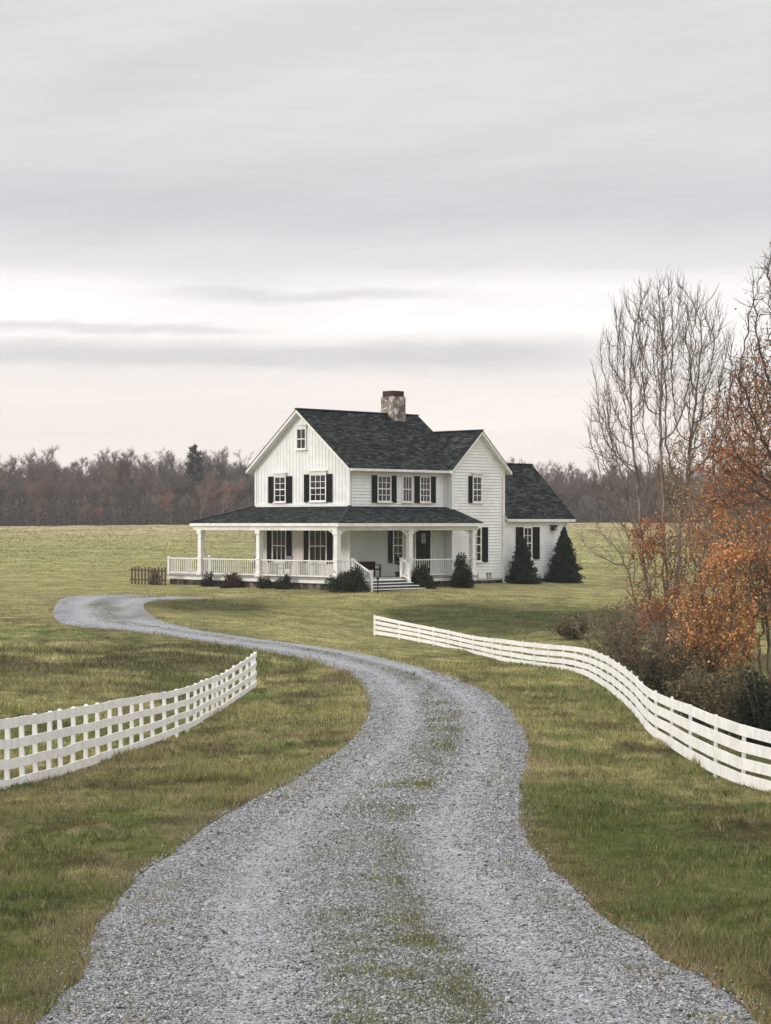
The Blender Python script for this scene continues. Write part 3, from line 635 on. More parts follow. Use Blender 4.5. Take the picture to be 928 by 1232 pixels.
# --- cross gable block
CX0, CX1, CY0, CXM, CRZ = 6.74, 10.77, -.37, 8.755, 7.86
CSL = (CRZ - EZ) / (2.015 + .27)
def cross_z(x): return CRZ - CSL * abs(x - CXM)
m = MB()
def clim(z):
    t = (CRZ - .14 - z) / CSL; return (max(CX0, CXM - t), min(CX1, CXM + t))
clap(m, 'B', CY0, .28, CRZ - .16, clim)
m.add([(CX0, CY0 + .01, .2), (CX1, CY0 + .01, .2), (CX1, CY0 + .01, 5.9), (CXM, CY0 + .01, CRZ - .15), (CX0, CY0 + .01, 5.9)], [(0, 1, 2, 3, 4)])
clap(m, 'A', CX0, .5, 5.9, lambda z: (CY0, 0.0)); m.box(CX0, CX0 + .02, CY0 + .02, 0, .5, 5.9)
for x in (CX0, CX1 - .10): m.box(x, x + .10, CY0 - .042, CY0 + .01, .28, cross_z(x + .05) - .17)
m.box(CX1 - .02, CX1, CY0 + .012, 6.5, .2, 5.9); m.box(CX0 + .2, CX1, 6.45, 6.5, 0, 5.9)
m.box(CX0 + .11, CX1 - .11, CY0 - .055, CY0 - .034, .28, .42)
m.build('cross_gable_wall', SIDING, house)
# --- wing
WX1, WY0, WEZ, WRZ, WRY = 15.95, -.30, 3.38, 6.33, 2.49
WSL = (WRZ - WEZ) / (WRY + .6)
def wing_z(y): return WRZ - WSL * abs(WRY - y)
m = MB(); clap(m, 'B', WY0, .40, wing_z(WY0) - .1, lambda z: (CX1 + .0, WX1))
m.box(CX1, WX1, WY0 + .01, WY0 + .03, .2, wing_z(WY0) - .12)
m.box(WX1 - .10, WX1 + .01, WY0 - .042, WY0 + .01, .40, 3.4)
clap(m, 'B', WY0, .2, .40, lambda z: (CX1, WX1), .2); m.box(CX1, WX1, WY0 - .06, WY0 - .034, .36, .44)
m.add([(WX1, WY0, .2), (WX1, 5.28, .2), (WX1, 5.28, wing_z(5.28) - .1), (WX1, WRY, WRZ - .1), (WX1, WY0, wing_z(WY0) - .1)], [(0, 1, 2, 3, 4)]); m.box(CX1, WX1, 5.25, 5.28, .2, 3.6)
m.box(CX1 + .02, CX1 + .18, WY0 - .09, WY0 - .03, 2.98, 3.2)
m.build('wing_wall', SIDING, house)
# --- foundations
m = MB(); m.box(-2.72, -2.5, -1.98, 10.35, -.4, .36); m.box(-2.49, 6.7, -1.98, -1.8, -.4, .36); m.box(-2.49, 0, 10.15, 10.35, -.4, .36)
m.box(-.1, 7.7, .05, 6.8, -.4, .5); m.box(6.72, 10.79, CY0 + .03, 6.4, -.4, .28); m.box(10.80, 15.97, WY0 - .03, 5.2, -.4, .2); m.build('foundation', FOUND, house)
# --- roofs
def slope(mb, P, udir, vdir, ox=0, th=.035):
    """shingled sheet: polygon P (top side), thickness th downwards, uv in metres"""
    u = Vector(udir).normalized(); v = Vector(vdir).normalized(); n = len(P); T = [Vector(p) for p in P]; B = [p - Vector((0, 0, th)) for p in T]
    uv = [(p.dot(u) + ox, p.dot(v)) for p in T]
    mb.add(T + B, [tuple(range(n))] + [tuple(range(2 * n - 1, n - 1, -1))] + [(i, i + n, (i + 1) % n + n, (i + 1) % n) for i in range(n)],
           [uv, uv[::-1]] + [[uv[i], uv[i], uv[(i + 1) % n], uv[(i + 1) % n]] for i in range(n)])
def trim_slab(mb, P, th=.15, dz=-.037):
    T = [Vector(p) + Vector((0, 0, dz)) for p in P]; B = [p - Vector((0, 0, th)) for p in T]; n = len(P)
    mb.add(T + B, [tuple(range(n)), tuple(range(2 * n - 1, n - 1, -1))] + [(i, i + n, (i + 1) % n + n, (i + 1) % n) for i in range(n)])
def shrink(P, k=.02):
    c = sum((Vector(p) for p in P), Vector()) / len(P); return [Vector(p) + (c - Vector(p)).normalized() * k for p in P]
def roof(name, polys):
    m = MB(); tmb = MB()
    for i, (P, u, v) in enumerate(polys): slope(m, P, u, v, i * 3.7); trim_slab(tmb, shrink(P))
    r = m.build(name, ROOFM, house); tmb.build('roof_trim', WHITE, r); return r
X0, X1 = -.38, 8.25
r1 = roof('main_roof', [([(X0, -.35, EZ), (X1, -.35, EZ), (X1, RY, RZ), (X0, RY, RZ)], (1, 0, 0), (0, 1, SL)),
                   ([(X1, 2 * RY + .35, EZ), (X0, 2 * RY + .35, EZ), (X0, RY, RZ - .001), (X1, RY, RZ - .001)], (1, 0, 0), (0, -1, SL))])
m = MB(); m.bar((X0, RY, RZ + .02), (X1, RY, RZ + .02), .22, .05); m.build('ridge_cap', mat('ridge shingles', (.03, .034, .034), .9, .1), r1)
m = MB(); m.box(X0 + .1, CX0 + .0, -.47, -.36, EZ - .16, EZ - .05); m.build('gutter', WHITE, house)
yb = CY0 - .33
r2 = roof('cross_gable_roof', [([(CXM - 2.285, yb, EZ), (CXM, yb, CRZ), (CXM, 6.7, CRZ), (CXM - 2.285, 6.7, EZ)], (0, 1, 0), (1, 0, CSL)),
                   ([(CXM, yb, CRZ - .001), (CXM + 2.285, yb, EZ), (CXM + 2.285, 6.7, EZ), (CXM, 6.7, CRZ - .001)], (0, 1, 0), (-1, 0, CSL))])
m = MB(); m.bar((CXM, yb, CRZ + .02), (CXM, 6.7, CRZ + .02), .2, .05); m.build('ridge_cap', bpy.data.materials['ridge shingles'], r2)
r3 = roof('wing_roof', [([(CX1 + .02, -.6 + WY0 + .3, WEZ), (WX1 + .33, -.6 + WY0 + .3, WEZ), (WX1 + .33, WRY, WRZ), (CX1 + .02, WRY, WRZ)], (1, 0, 0), (0, 1, WSL)),
                   ([(WX1 + .33, 5.58, WEZ), (CX1 + .02, 5.58, WEZ), (CX1 + .02, WRY, WRZ - .001), (WX1 + .33, WRY, WRZ - .001)], (1, 0, 0), (0, -1, WSL))])
m = MB(); m.bar((CX1 + .02, WRY, WRZ + .02), (WX1 + .33, WRY, WRZ + .02), .2, .05); m.build('ridge_cap', bpy.data.materials['ridge shingles'], r3)
# porch roof, hipped round the corner
PE, PT, ax, by = 3.16, 3.95, -3.0, -2.38
rp = roof('porch_roof', [([(ax, by, PE), (0, 0, PT), (0, GWd, PT), (ax, 8.45, PE)], (0, 1, 0), (1, 0, .26)),
                    ([(ax, by, PE), (6.95, by, PE), (6.95, 0, PT), (0, 0, PT)], (1, 0, 0), (0, 1, .33)),
                    ([(0, GWd, PT), (1.2, GWd, PT), (1.2, 8.45, PE), (ax, 8.45, PE)], (1, 0, 0), (0, -1, .4))])
m = MB(); m.bar((ax, by, PE + .02), (0, 0, PT + .02), .16, .04); m.build('ridge_cap', bpy.data.materials['ridge shingles'], rp)
m = MB(); m.bar((ax, 8.45, PE + .02), (0, GWd, PT + .02), .16, .04); m.build('ridge_cap', bpy.data.materials['ridge shingles'], rp)
m = MB(); m.box(ax + .1, 1.1, by + .1, 8.35, 2.93, 2.96) if False else None
m.box(-2.86, -.001, -2.1, 8.3, 3.02, 3.05); m.box(0.001, 6.85, -2.1, -.04, 3.02, 3.05); m.build('porch_ceiling', WHITE, house)
m = MB(); m.box(-2.87, -2.63, -2.12, 8.32, 2.78, 3.06); m.box(-2.62, 6.86, -2.12, -1.88, 2.78, 3.06); m.box(-2.62, 0, 8.08, 8.31, 2.78, 3.05); m.box(6.62, 6.855, -1.87, -.42, 2.78, 3.05); m.build('porch_beam', WHITE, house)
# --- chimney, built against the front slope just below the ridge
m = MB(); cx0, cx1, cy0, cy1 = 5.93, 6.85, 2.95, 3.83
m.box(cx0, cx1, cy0, cy1, 7.6, 9.63); ch = m.build('chimney', STONE, house)
m = MB(); m.box(cx0 + .06, cx1 - .06, cy0 + .06, cy1 - .06, 9.63, 9.93); m.build('chimney_top', BRICK, ch)
# --- porch deck
m = MB(); m.box(-2.85, 0, -2.1, 10.5, .47, .53); m.box(.001, 6.85, -2.1, .0, .47, .53); m.build('porch_deck', DECKM, house)
m = MB(); m.box(-2.80, -2.73, -2.06, 10.45, .30, .468); m.box(-2.729, 6.8, -2.06, -1.99, .30, .468); m.box(-2.729, 0, 10.38, 10.45, .30, .468); m.build('porch_skirt', WHITE, house)
# --- posts
def porch_post(x, y, faces):
    m = MB(); m.box(x - .17, x + .17, y - .17, y + .17, .532, .74); m.box(x - .12, x + .12, y - .12, y + .12, .74, 2.60)
    m.box(x - .15, x + .15, y - .15, y + .15, 1.38, 1.44)
    m.box(x - .16, x + .16, y - .16, y + .16, 2.60, 2.778)
    for dx, dy in faces:                      # curved corner brackets
        for k in range(6):
            a0 = k / 6 * math.pi / 2; a1 = (k + 1) / 6 * math.pi / 2; r_ = .42; f = lambda a: (r_ - r_ * math.cos(a), r_ * math.sin(a) )
            p0, p1 = f(a0), f(a1)
            A_ = Vector((x + dx * (.12 + p0[0]), y + dy * (.12 + p0[0]), 2.34 + p0[1])); B_ = Vector((x + dx * (.12 + p1[0]), y + dy * (.12 + p1[0]), 2.34 + p1[1]))
            m.bar(A_, B_, .06, .07)
    m.build('porch_post', WHITE, house)
porch_post(-2.74, -2.0, [(1, 0), (0, 1)]); porch_post(-2.74, 3.45, []); porch_post(-2.74, 7.85, [])
porch_post(2.05, -2.0, [(1, 0), (-1, 0)]); porch_post(6.55, -2.0, [(-1, 0)])
# --- railings
def railing(a, b, z=.53, n_gap=.15, h=.82, name='porch_railing', z2=None):
    z2 = z if z2 is None else z2; a = Vector((*a, z)); b = Vector((*b, z2)); Lr = (b - a).length; m = MB(); up = Vector((0, 0, 1))
    m.bar(a + up * h, b + up * h, .085, .055); m.bar(a + up * .10, b + up * .10, .05, .06)
    k = max(2, int(Lr / n_gap))
    for i in range(1, k):
        p = a + (b - a) * (i / k); m.box(p.x - .013, p.x + .013, p.y - .013, p.y + .013, p.z + .12, p.z + h - .02)
    return m.build(name, WHITE, house)
def newel(x, y, z0, z1):
    m = MB(); m.box(x - .06, x + .06, y - .06, y + .06, z0, z1); m.box(x - .08, x + .08, y - .08, y + .08, z1, z1 + .05); m.build('newel_post', WHITE, house)
railing((-2.74, -1.88), (-2.74, 3.33)); railing((-2.74, 3.57), (-2.74, 7.73)); railing((-2.74, 7.97), (-2.74, 10.3)); railing((-2.66, 10.38), (-.1, 10.38))
newel(-2.74, 10.38, .53, 1.4); newel(-.04, 10.38, .53, 1.4)
railing((-2.62, -2.0), (-1.76, -2.0)); newel(-1.70, -2.0, .53, 1.42)
railing((2.17, -2.0), (6.43, -2.0)); newel(1.52, -2.0, .53, 1.42); railing((1.58, -2.0), (1.93, -2.0))
# steps to the front, with their sloping rails
sx0, sx1 = -1.62, 1.46
for k in range(4):
    zt = .53 - (k + 1) * .13 + .0; y1 = -2.1 - .30 * k; m = MB()
    m.box(sx0, sx1 + .12 * k, y1 - .33, y1 + .0, zt + .005, zt + .035); st = m.build('step', WHITE, house)
    m = MB(); m.box(sx0 + .02, sx1 + .12 * k - .02, y1 - .28, y1 - .04, -.25, zt + .003); m.build('riser', TREADD, st)
m = MB(); m.box(sx0, sx1, -2.14, -2.104, .40, .47); m.build('step', WHITE, house)
railing((-1.70, -2.08), (-1.70, -3.12), .53, .13, .82, 'stair_railing', .02); newel(-1.70, -3.2, -.2, .88)
railing((1.53, -2.08), (1.53, -2.42), .53, .13, .82, 'stair_railing', .38); newel(1.53, -2.50, .0, 1.18)
# --- windows
def window(kind, c, s0, s1, z0, z1, cols, rows, curtain=None, cap=True, sh=None, wd=.36, shz=None, white_in=False):
    cs = (s0 + s1) / 2; fr = .07
    m = MB(); D = .075
    fbox(m, kind, c, s0 - fr, s0, z0 - .03, z1 + fr, .02, D); fbox(m, kind, c, s1, s1 + fr, z0 - .03, z1 + fr, .02, D)
    fbox(m, kind, c, s0, s1, z1, z1 + fr, .02, D); fbox(m, kind, c, s0, s1, (z0 + z1) / 2 - .025, (z0 + z1) / 2 + .025, .046, .068)
    fbox(m, kind, c, s0, s1, z0 - .03, z0 + .02, .046, .068)
    for i in range(1, cols): x = s0 + (s1 - s0) * i / cols; fbox(m, kind, c, x - .014, x + .014, z0 + .021, (z0 + z1) / 2 - .026, .046, .064); fbox(m, kind, c, x - .014, x + .014, (z0 + z1) / 2 + .026, z1 - .001, .046, .064)
    for i in range(1, rows):
        if i * 2 == rows: continue
        z = z0 + (z1 - z0) * i / rows; fbox(m, kind, c, s0 + .001, s1 - .001, z - .013, z + .013, .046, .062)
    wi = m.build('window', WHITE, house)
    m = MB(); fbox(m, kind, c, s0 - fr - .04, s1 + fr + .04, z0 - .09, z0 - .031, .02, .13); m.build('sill', WHITE, wi)
    if cap:
        m = MB(); fbox(m, kind, c, s0 - fr - .02, s1 + fr + .02, z1 + fr + .001, z1 + fr + .12, .03, .09); fbox(m, kind, c, s0 - fr - .06, s1 + fr + .06, z1 + fr + .121, z1 + fr + .165, .03, .15); m.build('window_cap', WHITE, wi)
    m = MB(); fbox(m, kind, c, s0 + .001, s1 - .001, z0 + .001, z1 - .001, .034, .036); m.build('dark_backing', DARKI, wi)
    m = MB(); fbox(m, kind, c, s0 + .001, s1 - .001, z0 + .001, z1 - .001, .042, .0455); m.build('pane', GLASS, wi)
    if curtain:
        m = MB()
        for a0, a1, b0, b1 in curtain: fbox(m, kind, c, s0 + (s1 - s0) * a0, s0 + (s1 - s0) * a1, z0 + (z1 - z0) * b0, z0 + (z1 - z0) * b1, .037, .040)
        m.build('curtain', CURT, wi)
    for side in (sh or ''):
        m = MB(); a, b = ((s0 - fr - .02 - wd, s0 - fr - .02) if side == 'l' else (s1 + fr + .02, s1 + fr + .02 + wd)); q0, q1 = shz or (z0 - .07, z1 + .06)
        fbox(m, kind, c, a, b, q0, q1, .035, .062); fbox(m, kind, c, a, a + .05, q0, q1, .063, .085); fbox(m, kind, c, b - .05, b, q0, q1, .063, .085)
        for zz in (q0, (q0 + q1) / 2 - .03, q1 - .06): fbox(m, kind, c, a + .051, b - .051, zz, zz + .06, .063, .085)
        z = q0 + .09
        while z < q1 - .1: fbox(m, kind, c, a + .051, b - .051, z, z + .022, .063, .078); z += .055
        m.build('shutter', BLACKW, house)
window('A', 0, 3.10, 3.68, 6.80, 7.75, 2, 2, [(.55, .95, .5, 1.0)], True)
window('A', 0, 4.58, 5.32, 4.20, 5.40, 2, 4, [(.1, .5, .0, .3)], True, 'lr', .40)
window('A', 0, 1.66, 2.70, 4.22, 5.46, 3, 4, [(.15, .8, .02, .42)], True, 'lr', .38)
window('A', 0, 4.55, 5.48, 1.22, 2.78, 3, 2, [(.28, .48, 0, 1), (.62, .80, 0, 1)], False, 'lr', .34)
window('A', 0, 1.62, 2.76, 1.22, 2.78, 3, 2, [(.35, .55, 0, .8), (.05, .15, 0, 1)], False, 'lr', .34)
window('B', 0, 1.88, 2.70, 4.20, 5.40, 3, 4, [(.1, .9, .02, .35)], False, 'lr', .34)
window('B', 0, 3.62, 4.20, 4.20, 5.40, 3, 2, [(.4, .95, .0, .5)], False)
window('B', 0, 4.86, 5.50, 4.20, 5.40, 3, 4, [(.1, .9, .02, .4)], False, 'lr', .34)
window('B', 0, 2.95, 3.55, 1.25, 2.80, 2, 4, None, False, 'l', .28)
window('B', CY0, 8.34, 8.92, 4.22, 5.45, 2, 4, [(.3, .9, .0, .45)], True, 'l', .26)
window('B', CY0, 8.30, 8.88, 1.20, 2.86, 2, 4, [(.3, .92, .05, .9)], False, 'r', .46)
window('B', WY0, 12.36, 12.92, 1.3, 2.86, 2, 4, [(.1, .95, .02, .98)], False, 'lr', .56)
# --- front door
m = MB(); fbox(m, 'B', 0, 4.50, 5.55, .56, 2.82, .03, .06); dr = m.build('door', DARKD, house)
m = MB(); fbox(m, 'B', 0, 4.86, 5.22, .70, 1.35, .061, .075); fbox(m, 'B', 0, 4.86, 5.22, 1.50, 2.0, .061, .075); m.build('door_panel', BLACKW, dr)
m = MB(); fbox(m, 'B', 0, 4.88, 5.20, 2.12, 2.62, .061, .075); m.build('door_window', BENCHM, dr)
m = MB(); m.tube([(5.42, -.06, 1.5), (5.42, -.13, 1.5)], [.03, .035], 8); m.build('handle', METALB, dr)
m = MB(); fbox(m, 'B', 0, 4.42, 4.495, .56, 2.9, .02, .075); fbox(m, 'B', 0, 5.555, 5.63, .56, 2.9, .02, .075); fbox(m, 'B', 0, 4.496, 5.554, 2.825, 2.9, .02, .075); m.build('door_frame', WHITE, dr)
# --- downspouts
for kind_, c_, s_, z0_, z1_ in (('B', CY0, CX1 - .2, .1, 5.6), ('B', WY0, WX1 - .22, .1, 3.25), ('B', 0, 6.6, 4.0, 5.6)):
    m = MB(); fbox(m, kind_, c_, s_, s_ + .07, z0_, z1_, .045, .115)
    if z0_ < 1: fbox(m, kind_, c_, s_ + .002, s_ + .068, z0_ - .06, z0_ - .001, .045, .26)
    m.build('downspout', WHITE, house)
# --- wall lantern on the wing, small vent boxes low on the wall
m = MB(); m.box(14.5, 14.82, WY0 - .24, WY0 - .04, 2.74, 2.98); m.box(14.46, 14.86, WY0 - .28, WY0 - .03, 2.98, 3.02); wl = m.build('wall_lantern', METALB, house)
m = MB(); m.box(14.62, 14.80, WY0 - .255, WY0 - .241, 2.76, 2.90); m.build('lantern_glass', BENCHM, wl)
for x in (8.35, 9.35):
    m = MB(); 
    for z in (.3, .55): m.box(x, x + .3, CY0 - .11, CY0 - .035, z, z + .035)
    m.box(x, x + .035, CY0 - .11, CY0 - .035, .3, .58); m.box(x + .265, x + .3, CY0 - .11, CY0 - .035, .3, .58); m.build('cellar_vent', BENCHM, house)

def H(x, y, z=0.0):
    c = math.sqrt(.5); return (HX + c * (x - y), HY + c * (x + y), HZ + z)
# --- things standing on the porch and by the steps
t = tag(empty('porch_bench', H(.75, -.55, .53), R(45)), 'low black bench standing on the porch behind the steps', 'bench')
m = MB(); m.box(-.62, .62, -.24, .24, .34, .40); m.build('seat', METALB, t)
m = MB()
m.box(-.62, .62, .19, .235, .401, .74); m.build('backrest', METALB, t)
for x in (-.56, .56):
    for y in (-.2, .18):
        m = MB(); m.box(x - .03, x + .03, y - .03, y + .03, 0, .34); m.build('leg', METALB, t)
    m = MB(); m.box(x - .035, x + .035, -.24, .18, .56, .60); m.box(x - .03, x + .03, -.24, -.18, .401, .559); m.build('armrest', METALB, t)
def chair(loc, rz, label):
    t = tag(empty('porch_chair', loc, rz), label, 'chair', 'chairs on the left side of the porch')
    m = MB(); m.box(-.28, .28, -.26, .26, .36, .41); m.build('seat', BENCHM, t)
    m = MB(); 
    for i in range(5): m.hexa([(-.26 + i * .11, .22, .412), (-.18 + i * .11, .22, .412), (-.18 + i * .11, .25, .412), (-.26 + i * .11, .25, .412)], [(-.26 + i * .11, .34, .92), (-.18 + i * .11, .34, .92), (-.18 + i * .11, .37, .92), (-.26 + i * .11, .37, .92)])
    m.bar((-.28, .36, .94), (.28, .36, .94), .04, .06); m.build('backrest', BENCHM, t)
    for x in (-.25, .25):
        for y in (-.22, .22): m = MB(); m.box(x - .025, x + .025, y - .025, y + .025, 0, .36); m.build('leg', BENCHM, t)
        m = MB(); m.box(x - .03, x + .03, -.26, .24, .58, .61); m.box(x - .025, x + .025, -.25, -.2, .412, .579); m.build('armrest', BENCHM, t)
chair(H(-1.1, 5.9, .53), R(-45), 'grey slatted chair behind the porch railing near the left window')
chair(H(-1.0, 3.6, .53), R(-45), 'grey slatted chair on the porch between the two lower gable windows')
t = tag(empty('potted_topiary', H(1.95, -1.35, .53)), 'round topiary ball on a thin potted stem at the top of the steps', 'plant')
m = MB(); m.lathe((0, 0, 0), [(0, .12), (.22, .17), (.24, .18), (.25, .15)], 12); m.build('pot', METALB, t)
m = MB(); m.tube([(0, 0, .22), (.01, 0, .62)], [.018, .014], 6); m.build('stem', WOODG, t)
def leafcloud(name, parent, C_, tint, size, rng, mat_=None, up=0.0):
    n = len(C_); a = rng.normal(0, 1, (n, 3)); a /= np.linalg.norm(a, axis=1)[:, None]; b = rng.normal(0, 1, (n, 3)); b -= (a * b).sum(1)[:, None] * a; b /= np.linalg.norm(b, axis=1)[:, None]
    s = (size * rng.uniform(.6, 1.4, n))[:, None]; V = np.stack([C_ + a * s, C_ + b * s * .55, C_ - a * s, C_ - b * s * .55], 1)
    return npmesh(name, V.reshape(-1, 3), np.arange(4 * n).reshape(n, 4), mat_ or LEAF, parent, tint=np.repeat(tint, 4, 0))
def ball(n, rng): v = rng.normal(0, 1, (n, 3)); return v / np.linalg.norm(v, axis=1)[:, None]
rh = np.random.default_rng(3)
P = ball(700, rh) * .19 * rh.uniform(.75, 1.08, (700, 1)) + [0, 0, .76]; leafcloud('foliage', t, P, np.array([.035, .05, .02]) * rh.uniform(.5, 1.5, (700, 1)), .03, rh)
t = tag(empty('path_light', (-.35, 90.7, gz(-.35, 90.7))), 'short black garden light on a stake in front of the steps', 'garden light')
m = MB(); m.tube([(0, 0, -.1), (0, 0, .62)], [.028, .024], 8); m.build('stake', METALB, t)
m = MB(); m.lathe((0, 0, .6), [(0, .03), (.03, .05), (.11, .055), (.13, .09), (.16, .02)], 10); m.build('lamp_head', METALB, t)
# small brown picket fence to the left of the porch
q = ground([159, 199], [703, 704]); 
t = tag(empty('picket_fence', tuple(q[0])), 'short weathered brown picket fence at the left end of the porch', 'fence')
a, b = Vector((0, 0, 0)), Vector(tuple(q[1] - q[0])); n = 11
for i in range(n):
    p = a + (b - a) * i / (n - 1); m = MB(); m.box(p.x - .045, p.x + .045, p.y - .02, p.y + .02, p.z - .1, p.z + .84 + .03 * (i % 3)); m.build('picket', WOODG, t)
m = MB(); m.bar(a + Vector((-.1, .03, .72)), b + Vector((.05, .03, .72)), .04, .09); m.bar(a + Vector((-.1, .03, .25)), b + Vector((.05, .03, .25)), .04, .09); m.build('rail', WOODG, t)
# --- foundation shrubs
def shrub(name, x, y, wd, ht, base, label, cat, seed, group, n=2600, leaf=.05, kind='round', bare=0.0):
    rg = np.random.default_rng(seed); g0 = H(x, y); t = tag(empty(name, (g0[0], g0[1], gz(g0[0], g0[1]) - .02)), label, cat, group)
    if kind == 'cone':
        h = rg.uniform(0, 1, n) ** 1.35; lobes = rg.uniform(0, 6.28, n); rmax = (1 - h) ** .85 * wd / 2 * (1 + .16 * np.sin(h * 42 + rg.normal(0, .3)) + .14 * np.sin(lobes * 5 + h * 25)) + .03
        rad_ = rmax * np.sqrt(rg.uniform(.25, 1.0, n)); P = np.stack([np.cos(lobes) * rad_, np.sin(lobes) * rad_, h * ht + .02 - rad_ * .22 + rg.normal(0, .05, n)], 1)
        # spiky branch tips
        k = 150; hh = rg.uniform(0.03, .97, k) ** 1.2; aa = rg.uniform(0, 6.28, k); rr_ = (1 - hh) ** .85 * wd / 2
        tips = np.concatenate([np.stack([np.cos(aa) * rr_ * q_, np.sin(aa) * rr_ * q_, hh * ht + .12 * (q_ - .9)], 1) for q_ in np.linspace(.8, 1.34, 9)]); P = np.concatenate([P, tips + rg.normal(0, .02, tips.shape)])
    else:
        nc = 26; cc = ball(nc, rg) * rg.uniform(.25, .82, (nc, 1)); cc[:, 2] = np.abs(cc[:, 2]); k = rg.integers(0, nc, n); P = cc[k] + ball(n, rg) * (rg.uniform(0, 1, (n, 1)) ** .4) * .34
        P = P * [wd / 2, wd / 2, ht * .92]; P[:, 2] = np.maximum(P[:, 2], .01)
    if bare: P = P[rg.uniform(0, 1, len(P)) > bare]
    tn = np.array(base) * rg.uniform(.45, 1.6, (len(P), 1)); leafcloud('foliage', t, P, tn, leaf, rg)
    m = MB(); ns = 1 if kind == 'cone' else 9
    for i in range(ns):
        if kind == 'cone': m.tube([(0, 0, -.1), (0, 0, ht * .98)], [.05, .008], 6)
        else:
            a = i / ns * 6.28; e_ = (math.cos(a) * wd * .34, math.sin(a) * wd * .34, ht * .8); m.tube([(0, 0, -.05), (e_[0] * .4, e_[1] * .4, e_[2] * .5), e_], [.02, .014, .006], 5)
    m.build('stem' if kind != 'cone' else 'trunk', WOODG, t); return t
DKG, RED, GRN = (.026, .036, .020), (.075, .042, .033), (.034, .044, .024)
G1 = 'shrubs along the porch foundation'; G2 = 'conifers in front of the wing'
shrub('shrub', -3.3, 6.7, .9, .9, (.05, .035, .025), 'small reddish shrub right of the leftmost porch post', 'shrub', 11, G1, 1500, .05, bare=.1)
shrub('shrub', -3.3, 4.95, 1.25, .92, RED, 'wider reddish brown shrub below the railing just left of the middle porch post', 'shrub', 12, G1, 1900)
shrub('shrub', -3.3, 2.5, .95, .8, (.034, .030, .022), 'small dark shrub right of the middle porch post, nearer to it', 'shrub', 13, G1, 1500)
shrub('shrub', -3.3, 1.1, 1.05, .98, GRN, 'small dark green shrub midway between the middle and corner porch posts', 'shrub', 14, G1, 2000)
shrub('shrub', -2.6, -2.6, 2.15, 1.22, DKG, 'broad dark evergreen bush at the porch corner beside the steps', 'shrub', 15, G1, 7500)
shrub('shrub', 2.25, -2.6, 1.35, 1.45, DKG, 'dark upright evergreen bush right of the porch steps', 'shrub', 16, G1, 5600)
shrub('shrub', 4.9, -2.75, 1.45, 1.75, DKG, 'tall dark evergreen bush in front of the right porch post', 'shrub', 17, G1, 6400)
shrub('conifer', 11.35, -1.1, 1.6, 2.4, DKG, 'dark conifer hiding the lower half of the wing window', 'conifer', 18, G2, 13000, .055, 'cone')
shrub('conifer', 14.7, -1.1, 1.9, 2.85, DKG, 'larger dark conifer at the right corner of the wing', 'conifer', 19, G2, 17000, .055, 'cone')
q = ground([188], [703])[0]; 
t = shrub('shrub', 0, 0, .8, .9, (.07, .05, .035), 'leafless brown shrub standing against the brown picket fence', 'shrub', 20, G1, 1500, .045, bare=.3); t.location = (q[0], q[1] - .3, gz(q[0], q[1] - .3))
